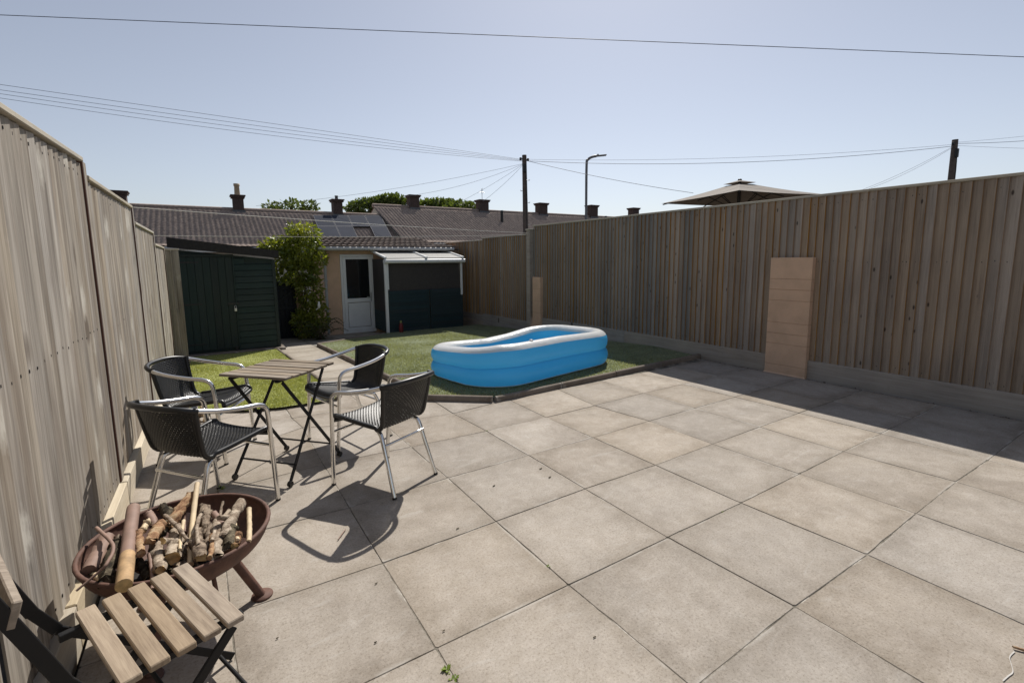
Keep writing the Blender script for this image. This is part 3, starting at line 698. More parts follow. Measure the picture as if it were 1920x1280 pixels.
while z < zl:                                # shiplap to the right of the door, each board lapped over the last
    h = 0.115
    za = z+h
    xe = sx1 if za < zr-0.02 else sx0+(sx1-sx0)*max(0.0, (zl-0.03-za)/(zl-zr))
    x0 = dx1+0.025 if z < dzt+0.02 else sx0+0.01
    if xe > x0+0.1:
        mb = MB(); mb.add([(x0, SY+0.029, z), (xe, SY+0.029, z), (x0, SY-0.005, z), (xe, SY-0.005, z), (x0, SY+0.004, za-0.012), (xe, SY+0.004, za-0.012), (x0, SY+0.018, za), (xe, SY+0.018, za), (x0, SY+0.029, za), (xe, SY+0.029, za)],
            [(0, 2, 3, 1), (2, 4, 5, 3), (4, 6, 7, 5), (6, 8, 9, 7), (1, 3, 5, 7, 9), (0, 8, 6, 4, 2)]); mb.build('cladding_board', 'shed_h', t, True)
    z = za+0.001
for xa, xb, zz in ((sx1-0.045, sx1+0.012, zr-0.01), (sx0-0.012, sx0+0.035, zl-0.01), (dx1+0.002, dx1+0.024, dzt)):
    mb = MB(); mb.box((xa, SY-0.022, b0-0.01), (xb, SY-0.0125, zz), 0, 0.002); mb.build('corner_trim', 'shed', t, True)
mb = MB(); mb.box((dx0-0.03, SY-0.02, dzt+0.003), (dx1+0.024, SY-0.0125, dzt+0.05), 0, 0.002); mb.build('door_head', 'shed', t, True)
ra, rb = X(312, 445), X(520, 470); ra2, rb2 = X(312, 462), X(520, 484)
mb = MB(); e = 0.12
mb.add([(ra.x, SY-e, ra.z-0.012), (rb.x, SY-e, rb.z-0.012), (rb.x, SY+2.0, rb.z-0.012), (ra.x, SY+2.0, ra.z-0.012), (ra.x, SY-e, ra.z), (rb.x, SY-e, rb.z), (rb.x, SY+2.0, rb.z), (ra.x, SY+2.0, ra.z)],
       [(0, 3, 2, 1), (4, 5, 6, 7), (0, 1, 5, 4), (1, 2, 6, 5), (2, 3, 7, 6), (3, 0, 4, 7)]); rf = mb.build('roof', 'felt', t, True)
mb = MB(); mb.add([(ra.x, SY-e-0.022, ra2.z-0.02), (rb.x, SY-e-0.022, rb2.z), (rb.x, SY-e-0.003, rb2.z), (ra.x, SY-e-0.003, ra2.z-0.02), (ra.x, SY-e-0.022, ra.z-0.002), (rb.x, SY-e-0.022, rb.z-0.002), (rb.x, SY-e-0.003, rb.z-0.002), (ra.x, SY-e-0.003, ra.z-0.002)],
       [(0, 3, 2, 1), (4, 5, 6, 7), (0, 1, 5, 4), (1, 2, 6, 5), (2, 3, 7, 6), (3, 0, 4, 7)]); mb.build('fascia', 'felt', rf, True)
mb = MB(); mb.box((sx0-0.05, SY-0.16, zb-0.05), (sx1+0.08, SY+2.0, zb+0.055), 0, 0.01); mb.build('plinth', 'kerb', t, True)
# ================================================================== OUTHOUSE WITH LEAN-TO
BY = 12.38; bz = gz(BY)
def W(u, v, y=BY): return aty(u, v, y)
wx0 = W(614, 560).x; wx1 = 6.15; wtop = W(650, 470).z+0.04
t = thing('outhouse', 'peach rendered outhouse with tiled roof and white half glazed door', 'outhouse', (4.3, BY, bz))
ddx0, ddx1 = W(641, 560).x, W(703, 560).x; ddt = W(670, 477).z
mb = MB()
mb.box((wx0, BY, bz-0.1), (ddx0-0.002, BY+2.0, wtop)); mb.box((ddx1+0.002, BY, bz-0.1), (wx1, BY+2.0, wtop)); mb.box((ddx0-0.002, BY+0.001, ddt+0.002), (ddx1+0.002, BY+1.999, wtop-0.001)); mb.box((ddx0-0.002, BY+0.4, bz-0.1), (ddx1+0.002, BY+1.99, ddt+0.002))
mb.build('wall', 'peach', t, True)
# door
d0 = BY-0.03
mb = MB(); f = 0.055
mb.box((ddx0, d0, bz), (ddx0+f, BY+0.05, ddt), 0, 0.006); mb.box((ddx1-f, d0, bz), (ddx1, BY+0.05, ddt), 0, 0.006); mb.box((ddx0+f, d0, ddt-f), (ddx1-f, BY+0.05, ddt), 0, 0.006); mb.box((ddx0+f, d0, bz), (ddx1-f, BY+0.05, bz+0.05), 0, 0.006)
door = mb.build('door', 'white', t, True)
gx0, gx1 = W(649, 520).x, W(692, 520).x; gzt, gzb = W(670, 486).z, W(670, 559).z
i0, i1 = ddx0+f+0.004, ddx1-f-0.004; it, ib = ddt-f-0.004, bz+0.054
mb = MB(); y0, y1 = d0+0.008, BY+0.03
mb.box((i0, y0, ib), (gx0, y1, it), 0, 0.005); mb.box((gx1, y0, ib), (i1, y1, it), 0, 0.005); mb.box((gx0, y0, gzt), (gx1, y1, it), 0, 0.005); mb.box((gx0, y0, gzb-0.10), (gx1, y1, gzb), 0, 0.005); mb.box((gx0, y0, ib), (gx1, y1, ib+0.09), 0, 0.005)
mb.build('leaf_frame', 'white', door, True)
mb = MB(); mb.box((gx0, y0+0.03, gzb), (gx1, y0+0.036, gzt)); mb.build('pane', 'glass', door, True)
mb = MB(); mb.box((gx0+0.02, y0+0.10, gzb-0.05), (gx0+0.2, y0+0.12, gzt)); mb.build('curtain', 'curtain', door, True)
mb = MB(); mb.box((gx0+0.012, y0+0.012, ib+0.10), (gx1-0.012, y0+0.03, gzb-0.112), 0, 0.008); mb.build('lower_panel', 'white', door, True)
hz = W(697, 556).z; mb = MB(); mb.box((i1-0.06, y0-0.01, hz-0.11), (i1-0.03, y0-0.001, hz+0.11), 0, 0.004); mb.bar((i1-0.045, y0-0.03, hz), (i1-0.16, y0-0.03, hz), 0.018, 0.02, bev=0.004); mb.box((i1-0.055, y0-0.035, hz-0.01), (i1-0.035, y0-0.009, hz+0.01)); mb.build('handle', 'steel', door, True)
# roof
ex0, ex1 = W(597, 463, 12.1).x, W(850, 460, 12.1).x
ez = W(600, 462, 12.1).z; rz_ = W(700, 445.5, 14.4).z
roof = MB(); roof.add([(ex0, 12.1, ez-0.03), (ex1, 12.1, ez-0.03), (ex1-0.1, 14.4, rz_-0.03), (ex0, 14.4, rz_-0.03), (ex0, 12.1, ez-0.06), (ex1, 12.1, ez-0.06), (ex1-0.1, 14.4, rz_-0.06), (ex0, 14.4, rz_-0.06)], [(0, 1, 2, 3), (7, 6, 5, 4), (0, 4, 5, 1), (1, 5, 6, 2), (2, 6, 7, 3), (3, 7, 4, 0)])
roof = roof.build('roof', 'felt', t, True)
# one double-roll tile, shared by all
TW, TL = 0.30, 0.40
vs = []; nx = 12
for j, (yy, zz) in enumerate(((0, 0.034), (TL+0.05, 0.0))):
    for i in range(nx+1):
        a = i/nx; vs.append((a*TW*1.03, yy, zz+0.030*abs(math.sin(math.pi*2*a))**0.8+0.004))
for i in range(nx+1): vs.append((i/nx*TW*1.03, 0, 0.012))
fs = [(i, i+1, nx+2+i, nx+1+i) for i in range(nx)]+[(2*(nx+1)+i, 2*(nx+1)+i+1, i+1, i) for i in range(nx)]
me = bpy.data.meshes.new('roof_tile'); me.from_pydata(vs, [], fs); me.materials.append(MT['tile']); me.polygons.foreach_set('use_smooth', [True]*nx+[False]*nx); me.update()
pit = math.atan2(rz_-ez, 2.3); rows = 6; cols = int((ex1-ex0)/TW)
for r_ in range(rows):
    for c_ in range(cols+1):
        xx = ex0-0.02+c_*TW
        if xx+TW > ex1+0.1-r_*0.03: continue
        s_ = -0.05+r_*TL
        o = put('roof_tile', me, roof, True, (xx+random.uniform(-.004, .004), 12.1+s_*math.cos(pit), ez-0.025+s_*math.sin(pit)+random.uniform(0, 0.004)))
        o.rotation_euler = (pit, random.uniform(-0.01, 0.01), random.uniform(-0.012, 0.012))
mb = MB(); mb.box((ex0-0.02, 12.085, ez-0.10), (ex1, 12.105, ez-0.035)); mb.build('fascia', 'fascia', t, True)
mb = MB(); mb.tube([(ex0-0.03, 12.045, ez-0.05), (ex1-0.02, 12.045, ez-0.055)], 0.045, 10); mb.build('gutter', 'fascia', t, True)
mb = MB(); mb.add([(ex0-0.02, 12.09, ez-0.10), (ex0-0.02, 14.4, rz_-0.10), (ex0-0.02, 14.4, rz_+0.0), (ex0-0.02, 12.09, ez-0.0), (ex0+0.005, 12.09, ez-0.10), (ex0+0.005, 14.4, rz_-0.10), (ex0+0.005, 14.4, rz_+0.0), (ex0+0.005, 12.09, ez-0.0)], [(0, 3, 2, 1), (4, 5, 6, 7), (0, 1, 5, 4), (2, 3, 7, 6), (1, 2, 6, 5), (0, 4, 7, 3)]); mb.build('bargeboard', 'fascia', t, True)
px_ = W(612, 560).x; mb = MB(); mb.tube(catmull([(ex0+0.03, 12.05, ez-0.09), (ex0+0.04, 12.08, ez-0.16), (px_, 12.32, ez-0.34), (px_, 12.33, ez-0.45), (px_, 12.33, bz+0.03)], 4), 0.034, 10)
for z in (0.3, 1.0): mb.box((px_-0.05, 12.32, z), (px_+0.05, 12.375, z+0.03))
mb.build('downpipe', 'fascia', t, True)
mb = MB(); mb.box((wx0-0.02, 12.106, wtop-0.02), (wx1, BY-0.003, wtop)); mb.build('soffit', 'felt', t, True)

# lean-to: white posts and glazing bars, clear sheets, wind-break and green panels
LY = 11.3
def Lp(u, v, y=LY): return aty(u, v, y)
lx0, lx1 = Lp(726, 560).x, Lp(866, 560).x
lzb = gz(LY)+0.035; gzf = Lp(795, 490).z
lt = thing('lean_to', 'white framed lean-to shelter with clear roof sheets against the outhouse', 'lean-to', ((lx0+lx1)/2, LY, gz(LY)))
hi = W(760, 471, 12.3).z
mb = MB(); mb.box((lx0-0.045, LY-0.03, lzb-0.05), (lx0+0.02, LY+0.035, gzf-0.03), 0, 0.004); mb.build('post', 'white', lt, True)
mb = MB(); mb.box((lx1-0.03, LY-0.03, Lp(866, 552).z), (lx1+0.02, LY+0.02, gzf-0.03), 0, 0.004); mb.build('post', 'white', lt, True)
mb = MB(); mb.box((lx0+0.022, LY-0.02, Lp(730, 543).z), (lx0+0.055, LY+0.02, gzf-0.03), 0, 0.003); mb.build('jamb', 'white', lt, True)
mb = MB(); gt = gzf+0.012; mb.tube([(lx0-0.05, LY-0.07, gt), (lx1+0.07, LY-0.07, gt-0.005)], 0.052, 12); mb.build('gutter', 'white', lt, True)
mb = MB(); mb.box((lx0-0.05, LY-0.018, gzf-0.03), (lx1+0.06, LY+0.04, gzf+0.05), 0, 0.004); mb.build('front_beam', 'white', lt, True)
xs = [lx0-0.02, (lx0+lx1)/2+0.02, lx1+0.03]; zf = gzf+0.075
for x in xs:
    mb = MB(); mb.bar((x, LY-0.08, zf+0.015), (x, 12.36, hi+0.02), 0.055, 0.05, bev=0.008); mb.build('glazing_bar', 'white', lt, True)
for k in range(2):
    a, b = xs[k]+0.03, xs[k+1]-0.03
    mb = MB(); mb.bar(((a+b)/2, LY-0.06, zf+0.003), ((a+b)/2, 12.35, hi+0.003), b-a, 0.016, bev=0.001); mb.build('roof_sheet', 'poly', lt, True)
zm = Lp(795, 545).z
mb = MB(); mb.box((lx0+0.057, LY+0.045, zm), (lx1-0.032, LY+0.055, gzf-0.032)); mb.build('windbreak', 'mesh', lt, True)
mb = MB(); mb.box((lx0+0.0, LY+0.06, lzb+0.5), (lx0+0.01, 12.33, hi-0.2)); mb.build('side_windbreak', 'mesh', lt, True)
mb = MB(); mb.box((lx0+0.0, LY+0.06, lzb), (lx0+0.012, 12.33, lzb+0.5)); mb.build('side_panel', 'greenpanel', lt, True)
for pn, (a, b) in enumerate(((lx0+0.03, lerp(lx0, lx1, 0.55)-0.01), (lerp(lx0, lx1, 0.55)+0.01, lx1+0.02))):
    mb = MB(); mb.box((a, LY-0.012, lzb), (a+0.04, LY+0.03, zm+0.03), 0, 0.003); mb.box((b-0.04, LY-0.012, lzb), (b, LY+0.03, zm+0.03), 0, 0.003); pf = mb.build('fence_panel', 'greenpanel', lt, True)
    n = 11; hh = (zm+0.02-lzb)/n
    for k in range(n):
        z = lzb+k*hh; mb = MB()
        mb.add([(a+0.041, LY-0.006, z), (b-0.041, LY-0.006, z), (b-0.041, LY+0.012, z+hh*1.08), (a+0.041, LY+0.012, z+hh*1.08), (a+0.041, LY+0.008, z), (b-0.041, LY+0.008, z), (b-0.041, LY+0.018, z+hh*1.08), (a+0.041, LY+0.018, z+hh*1.08)], [(0, 1, 2, 3), (7, 6, 5, 4), (0, 4, 5, 1), (2, 6, 7, 3)]); mb.build('slat', 'greenpanel', pf, True)

# small red bottle in front of the green panels
p = aty(752, 612, LY-0.16); z0 = gz(p.y)+0.036
t = thing('bottle', 'small red bottle with yellow cap before the dark green panels', 'bottle', (p.x, p.y, z0))
mb = MB(); mb.lathe([(0.0, 0), (0.045, 0), (0.05, 0.02), (0.05, 0.17), (0.03, 0.22), (0.02, 0.24)], (0, 0, 0), 14); mb.build('body', 'red', t)
mb = MB(); mb.lathe([(0.024, 0.235), (0.024, 0.28), (0.0, 0.285)], (0, 0, 0), 12); mb.build('cap', 'turf_lime', t)

# dark gate and pier between shed and outhouse
GY = 12.5
def Gp(u, v): return aty(u, v, GY)
ga, gb = Gp(516, 560).x-0.1, Gp(557, 560).x
t = thing('garden_gate', 'dark navy boarded gate between the green shed and the shrub', 'gate', ((ga+gb)/2, GY, gz(GY)))
gtop = Gp(535, 522).z; n = 6
for k in range(n):
    mb = MB(); mb.box((lerp(ga, gb, k/n)+0.001, GY, gz(GY)+0.05), (lerp(ga, gb, (k+1)/n)-0.001, GY+0.02, gtop), 0, 0.003); mb.build('plank', 'navy', t, True)
for z in (0.35, gtop-0.25):
    mb = MB(); mb.box((ga, GY-0.025, z), (gb, GY-0.001, z+0.09), 0, 0.003); mb.build('rail', 'navy', t, True)
mb = MB(); mb.box((ga, GY+0.021, gz(GY)-0.05), (gb, GY+0.03, gtop-0.01)); mb.build('gap_light_stop', 'navy', t, True)  # added sheet behind the planks, stops light through their gaps
mb = MB(); mb.bar((ga+0.04, GY-0.014, 0.45), (gb-0.04, GY-0.014, gtop-0.27), 0.02, 0.08, upv=(0, 0, 1)); mb.build('brace', 'navy', t, True)
mb = MB(); mb.box((ga, GY-0.02, gtop+0.003), (Gp(540, 517).x, GY+0.04, gtop+0.035), 0, 0.004); mb.build('top_strip', 'white', t, True)
pa, pb = Gp(557, 600).x, Gp(567, 600).x
t = tag((lambda m: (m.box((pa+0.01, GY-0.05, gz(GY)-0.1), (pb+0.05, GY+0.1, Gp(560, 515).z), 0, 0.006), m.build('gate_pier', 'peach'))[1])(MB()), 'narrow peach gate pier half hidden by the shrub', 'pier')

# ================================================================== TERRACES BEHIND
def roof_field(name, x0, x1, ye, ze, yr, zr, parent, tw=0.20, rows=14):
    """sunlit tiled slope: rolls across and stepped courses up the slope, real relief"""
    nx = int((x1-x0)/tw*5); L = math.hypot(yr-ye, zr-ze); n = Vector((0, -(zr-ze), yr-ye)).normalized()
    us = np.linspace(0, 1, nx+1); t_ = []; st = []
    for r in range(rows):
        t_ += [r/rows, (r+0.97)/rows]; st += [0.022, 0.0]
    t_ = np.array(t_+[1.0]); st = np.array(st+[0.0])
    Xg, Tg = np.meshgrid(x0+(x1-x0)*us, t_); Sg = np.repeat(st[:, None], nx+1, 1)
    Hh = Sg+0.020*np.abs(np.sin(np.pi*(Xg-x0)/tw))**0.9
    rr = rng.normal(0, 0.003, (len(t_), nx+1)); Hh = Hh+rr
    V = np.stack([Xg, ye+(yr-ye)*Tg+n.y*Hh, ze+(zr-ze)*Tg+n.z*Hh], -1).reshape(-1, 3)
    a = np.arange(nx); F = []
    for r in range(len(t_)-1):
        b = r*(nx+1)+a; F.append(np.stack([b, b+1, b+nx+2, b+nx+1], 1))
    o = put(name, npmesh(name, V, np.concatenate(F), ['fartile']), parent, True); stuff(o); return o
def chimney(parent, x, y, zbase, ztop, wd, pot=0.0, dp=0.5, small=False):
    mb = MB(); mb.box((x-wd/2, y-dp/2, zbase-0.6), (x+wd/2, y+dp/2, ztop-0.10)); c = mb.build('chimney', 'brick', parent, True)
    mb = MB(); mb.box((x-wd/2-0.06, y-dp/2-0.06, ztop-0.16), (x+wd/2+0.06, y+dp/2+0.06, ztop-0.08)); mb.box((x-wd/2-0.10, y-dp/2-0.10, ztop-0.078), (x+wd/2+0.10, y+dp/2+0.10, ztop-0.01), 0, 0.01); mb.build('cap', 'brick', c, True)
    mb = MB(); mb.add([(x-wd/2-0.05, y-dp/2-0.02, zbase-0.12), (x+wd/2+0.05, y-dp/2-0.02, zbase-0.12), (x+wd/2+0.05, y-dp/2-0.02, zbase-0.0), (x-wd/2-0.05, y-dp/2-0.02, zbase-0.0),
        (x-wd/2-0.15, y-dp/2-0.35, zbase-0.33), (x+wd/2+0.15, y-dp/2-0.35, zbase-0.33)], [(0, 1, 2, 3), (4, 5, 1, 0)]); mb.build('flashing', 'lead', c, True)
    if pot:
        r = 0.13 if not small else 0.09
        mb = MB(); mb.lathe([(r, ztop-0.02), (r*0.86, ztop+pot*0.75), (r*1.05, ztop+pot*0.8), (r*1.05, ztop+pot), (r*0.7, ztop+pot), (r*0.7, ztop)], (x, y, 0), 14); mb.build('pot', 'clay' if not small else 'lead', c, True)
    return c
RY, EY = 28.0, 24.0
def terrace(name, label, x0, x1, ze, zr, cat='house', RY=28.0):
    t = thing(name, label, cat, ((x0+x1)/2, 26, gz(26)))
    mb = MB(); g = gz(26)-0.05
    mb.add([(x0, EY+0.35, g), (x1, EY+0.35, g), (x1, 2*RY-EY-0.35, g), (x0, 2*RY-EY-0.35, g), (x0, EY+0.35, ze), (x1, EY+0.35, ze), (x1, 2*RY-EY-0.35, ze), (x0, 2*RY-EY-0.35, ze), (x0, RY, zr-0.12), (x1, RY, zr-0.12)],
           [(0, 1, 5, 4), (2, 3, 7, 6), (1, 2, 6, 9, 5), (3, 0, 4, 8, 7)]); mb.build('wall', 'render', t, True)
    mb = MB(); e = 0.06
    mb.add([(x0, EY, ze-e), (x1, EY, ze-e), (x1, RY, zr-e), (x0, RY, zr-e), (x0, 2*RY-EY, ze), (x1, 2*RY-EY, ze), (x1, RY+0.02, zr), (x0, RY+0.02, zr)], [(0, 1, 2, 3), (5, 4, 7, 6)]); rf = mb.build('roof', 'fartile', t, True)
    roof_field('tiles', x0-0.1, x1+0.1, EY-0.05, ze-0.02, RY, zr, rf)
    x = x0
    mb = MB(); mb.tube([(x0-0.1, RY, zr+0.02), (x1+0.1, RY, zr+0.02)], 0.12, 8); mb.build('ridge', 'fartile', rf, True)
    mb = MB(); mb.box((x0-0.05, EY+0.0, ze-0.26), (x1+0.05, EY+0.03, ze-0.07)); mb.build('fascia', 'white', t, True)
    mb = MB(); mb.tube([(x0, EY-0.06, ze-0.10), (x1, EY-0.06, ze-0.10)], 0.06, 8); mb.build('gutter', 'fascia', t, True)
    xw = x0+1.2; g2 = 0.35
    while xw < x1-1.2:
        mb = MB(); mb.box((xw, EY+0.30, g2), (xw+1.2, EY+0.36, g2+1.1)); wn = mb.build('window', 'white', t, True)
        for q in (0, 1):
            mb = MB(); mb.box((xw+0.07+q*0.56, EY+0.29, g2+0.07), (xw+0.57+q*0.56, EY+0.299, g2+1.03)); mb.build('pane', 'glass', wn, True)
        xw += 2.4
    return t, rf
Z1R, Z1E = 4.02, 2.16
t1, r1 = terrace('terraced_bungalow', 'long terrace roof with solar panels behind the green shed', -16.0, 9.18, Z1E, Z1R)
for u, v, wpx, pot, sm in ((445, 366, 25, 0.55, False), (631, 374, 23, 0.2, True), (220, 358, 34, 0, False)):
    D = (aty(u, v, RY)-CAM).dot(FW); c_ = aty(u, v, RY-0.0)
    chimney(t1, c_.x, RY, Z1R, c_.z, wpx/FPX*D-0.2, pot, 0.55, sm)
RY2 = 29.0
Z2R, Z2E = 4.70, 2.42
t2, r2 = terrace('terraced_bungalow', 'higher terrace roof with five chimneys behind the right fence', 9.2, 36.0, Z2E, Z2R, 'house', RY2)
ch = []
for u, v, wpx in ((774, 366, 24), (904, 375, 24), (1015, 381, 23), (1110, 385, 22), (1188, 390, 20)):
    D = (aty(u, v, RY2)-CAM).dot(FW); c_ = aty(u, v, RY2)
    ch.append(chimney(t2, c_.x, RY2, Z2R, c_.z, wpx/FPX*D-0.2, 0.0, 0.6))
RYa = RY2
c_ = aty(904, 375, RYa); mb = MB(); mb.tube([(c_.x, RYa, c_.z-0.3), (c_.x, RYa, c_.z+0.75)], 0.018, 6)
for z, l in ((0.72, 0.35), (0.6, 0.28), (0.42, 0.2)): mb.tube([(c_.x-l*0.4, RYa-l, c_.z+z), (c_.x+l*0.4, RYa+l, c_.z+z)], 0.012, 5)
mb.tube([(c_.x-0.2, RYa, c_.z+0.5), (c_.x+0.2, RYa, c_.z+0.5)], 0.012, 5); mb.build('aerial', 'steel', ch[1], True)
# roof fittings
for u, v in ((941, 401), (1136, 403)):
    p = aty(u, v, RY-0.8); mb = MB(); zz = lerp(Z2E, Z2R, (p.y-EY)/(RY2-EY)); mb.tube([(p.x, p.y, zz-0.1), (p.x, p.y, zz+0.75)], 0.09, 8); mb.build('soil_vent', 'iron', t2, True)
def roofpt(u, v, ze, zr, off=0.0):
    n = Vector((0, -(zr-ze), RY-EY)).normalized(); d = ray(u, v); p0 = Vector((0, EY, ze))+n*off
    return CAM+d*((p0-CAM).dot(n)/d.dot(n))
def pxc(a, b): return (560+a/3.765, 320+b/3.765)
def solar(tl, tr, br, bl):
    P = [roofpt(*pxc(*q), Z1E, Z1R, 0.16) for q in (bl, br, tr, tl)]; n = Vector((0, -(Z1R-Z1E), RY-EY)).normalized()
    c = (P[0]+P[1]+P[2]+P[3])/4
    mb = MB(); mb.add(P+[p-n*0.05 for p in P], [(0, 1, 2, 3), (7, 6, 5, 4)]+[(k, k+4, (k+1) % 4+4, (k+1) % 4) for k in range(4)]); o = mb.build('solar_panel', 'solar', t1, True)
    mb = MB(); Q = [c+(p-c)*0.975+n*0.006 for p in P]; P2 = [p+n*0.006 for p in P]
    mb.add(P2+Q, [(k, (k+1) % 4, (k+1) % 4+4, k+4) for k in range(4)]); mb.build('frame', 'solarframe', o, True)
top = [102, 228, 346, 466, 580]; bot = [158, 298, 418, 540, 660]; yt, yb = 316, 468
def sp(i, f): return (lerp(top[i], bot[i], f), lerp(yt, yb, f))
for i in range(4):
    for a, b in ((0.0, 0.5), (0.51, 1.0)):
        if i == 2 and a > 0.3: continue
        A, B, C_, D_ = sp(i, a), sp(i+1, a), sp(i+1, b), sp(i, b)
        e = 2.0
        solar((A[0]+e, A[1]), (B[0]-e, B[1]), (C_[0]-e, C_[1]), (D_[0]+e, D_[1]))
# ================================================================== POLES, LAMP, WIRES
def pole(label, u, v, D, r, steps, name='utility_pole'):
    top = dep(u, v, D); g = gz(top.y)-0.06
    t = thing(name, label, 'pole', (top.x, top.y, g)); H = top.z-g
    mb = MB(); mb.tube([(0.12, 0, -0.3), (0.06, 0, H*0.5), (0, 0, H)], [r*1.25, r*1.1, r*0.9], 12); mb.build('shaft', 'polewood', t)
    mb = MB(); mb.box((-0.17, -0.22, H-0.95), (0.02, -0.08, H-0.5), 0, 0.02); mb.tube([(0, -0.15, H-0.95), (0.02, -0.16, H-1.6), (0.05, -0.15, H*0.4)], 0.02, 6); mb.build('junction_box', 'iron', t)
    mb = MB(); mb.tube([(-0.25, 0, H-0.22), (0.25, 0, H-0.22)], 0.03, 6); mb.box((-0.3, -0.05, H-0.3), (-0.2, 0.05, H-0.15), 0, 0.01); mb.box((0.2, -0.05, H-0.3), (0.3, 0.05, H-0.15), 0, 0.01); mb.build('bracket', 'iron', t)
    for k in range(steps):
        z = H*0.42+k*0.62; s_ = 1 if k % 2 else -1; mb = MB(); mb.tube([(0.05, 0, z), (0.05+s_*0.30, 0, z), (0.05+s_*0.32, 0, z+0.05)], 0.016, 6); mb.build('step_iron', 'steel', t)
    return top
PT1 = pole('brown utility pole with step irons behind the fence corner', 983, 291, 27, 0.14, 6)
PT2 = pole('brown utility pole rising behind the right fence', 1791, 262, 26, 0.15, 0)
lt_ = dep(1100, 296, 30); g = gz(lt_.y)-0.06
t = thing('street_lamp', 'grey street lamp with curved arm behind the right fence', 'street lamp', (lt_.x, lt_.y, g)); H = lt_.z-g
sd = RT.copy(); sd.z = 0; sd.normalize()
def al(d, z): return (sd.x*d, sd.y*d, z)
mb = MB(); mb.tube([al(0, -0.2), al(0, 1.2), al(0, 1.25)], [0.11, 0.11, 0.075], 10); mb.tube(catmull([al(0, 1.25), al(0, H*0.6), al(0, H-0.45), al(0.08, H-0.12), al(0.32, H+0.04), al(0.6, H+0.1)], 5), 0.08, 10); mb.build('column', 'lampsteel', t)
mb = MB(); mb.bar(al(0.5, H+0.09), al(1.22, H+0.15), 0.28, 0.07, bev=0.03); mb.box((sd.x*0.7-0.05, sd.y*0.7-0.05, H+0.14), (sd.x*0.7+0.05, sd.y*0.7+0.05, H+0.22), 0, 0.02); mb.build('lantern', 'lampsteel', t)

def wire(label, p, q, sag, r, m='wire', name='overhead_wire', cat='wire', n=24, group=None):
    p, q = Vector(p), Vector(q); c = (p+q)/2
    pts = [p.lerp(q, k/n)-Vector((0, 0, sag*4*(k/n)*(1-k/n))) for k in range(n+1)]
    o = thing(name, label, cat, c, 0, group)
    mb = MB(); mb.tube([a-c for a in pts], r, 5); mb.build('cable', m, o)
    return o
def wmid(label, a, b, mid, r, **k):
    """wire through a point seen in the middle: sag solved from it"""
    a, b = Vector(a), Vector(b); 
    base = (a+b)/2
    d = ray(*mid); t_ = ((base-CAM).dot(Vector((d.x, d.y, 0))))/(d.x**2+d.y**2); zz = (CAM+d*t_).z
    wire(label, a, b, max(0.0, base.z-zz), r, **k)
wire('dark wire crossing high over the whole garden', dep(-60, 26, 11.0), dep(1990, 110, 11.5), 0.0, 0.0085)
fan = [(-40, 153, 302), (-40, 163, 302), (-40, 170, 303), (-40, 178, 303)]
names = ['topmost of the four wires fanning left from the nearer pole', 'second highest of the four wires fanning left from the nearer pole', 'third highest of the four wires fanning left from the nearer pole', 'lowest of the four wires fanning left from the nearer pole']
mids = [(470, 229), (470, 238), (470, 245), (470, 252)]
for k in range(4):
    wmid(names[k], dep(*fan[k][:2], 17.0+0.4*k), PT1+Vector((0, 0, -0.25-0.03*k)), mids[k], 0.0075)
wmid('thin upper wire between the two utility poles', PT1+Vector((0.1, 0, -0.22)), PT2+Vector((0, 0, -0.25)), (1400, 294), 0.007)
wmid('sagging lower wire between the two utility poles', PT1+Vector((0.1, 0, -0.30)), PT2+Vector((0, 0, -0.33)), (1400, 303), 0.012)
wire('wire dropping from the nearer pole towards the parasol', PT1+Vector((0.1, 0, -0.28)), dep(1300, 362, 26), 0.12, 0.012)
for k, (u, v, lab) in enumerate(((480, 386, 'long thin wire running from the nearer pole to the solar panel roof'), (760, 368, 'thin wire from the nearer pole to the chimney above the outhouse'), (850, 385, 'short wire from the nearer pole towards the middle chimneys'), (905, 378, 'steepest short wire from the nearer pole to the aerial chimney'))):
    wire(lab, PT1+Vector((0, 0, -0.45)), dep(u, v, 26.5), 0.25 if k < 2 else 0.1, 0.007)
wire('left wire dropping from the farther pole behind the right fence', PT2+Vector((0, 0, -0.3)), dep(1600, 362, 24), 0.15, 0.007)
wire('second wire dropping from the farther pole behind the right fence', PT2+Vector((0, 0, -0.34)), dep(1612, 360, 25.5), 0.2, 0.007)
wire('thick wire leaving the farther pole to the right', PT2+Vector((0, 0, -0.2)), dep(2050, 252, 24), 0.1, 0.011)
wire('thin rising wire leaving the farther pole to the right', PT2+Vector((0, 0, -0.15)), dep(2050, 240, 24), 0.05, 0.006)
wire('thin lower wire leaving the farther pole to the right', PT2+Vector((0, 0, -0.3)), dep(2050, 280, 24), 0.05, 0.006)
# washing lines over the lawn
a = Vector((-0.43, 5.66, 2.0)); b = Vector((FX-0.06, 8.86, 2.06))
wire('upper pale washing line from left fence to the corner post', a, b, 0.02, 0.0035, 'rope', 'washing_line', 'washing line')
wire('lower pale washing line strung over the shed and outhouse', Vector((-0.41, 7.56, 1.83)), b+Vector((0, 0, -0.03)), 0.03, 0.003, 'rope', 'washing_line', 'washing line')

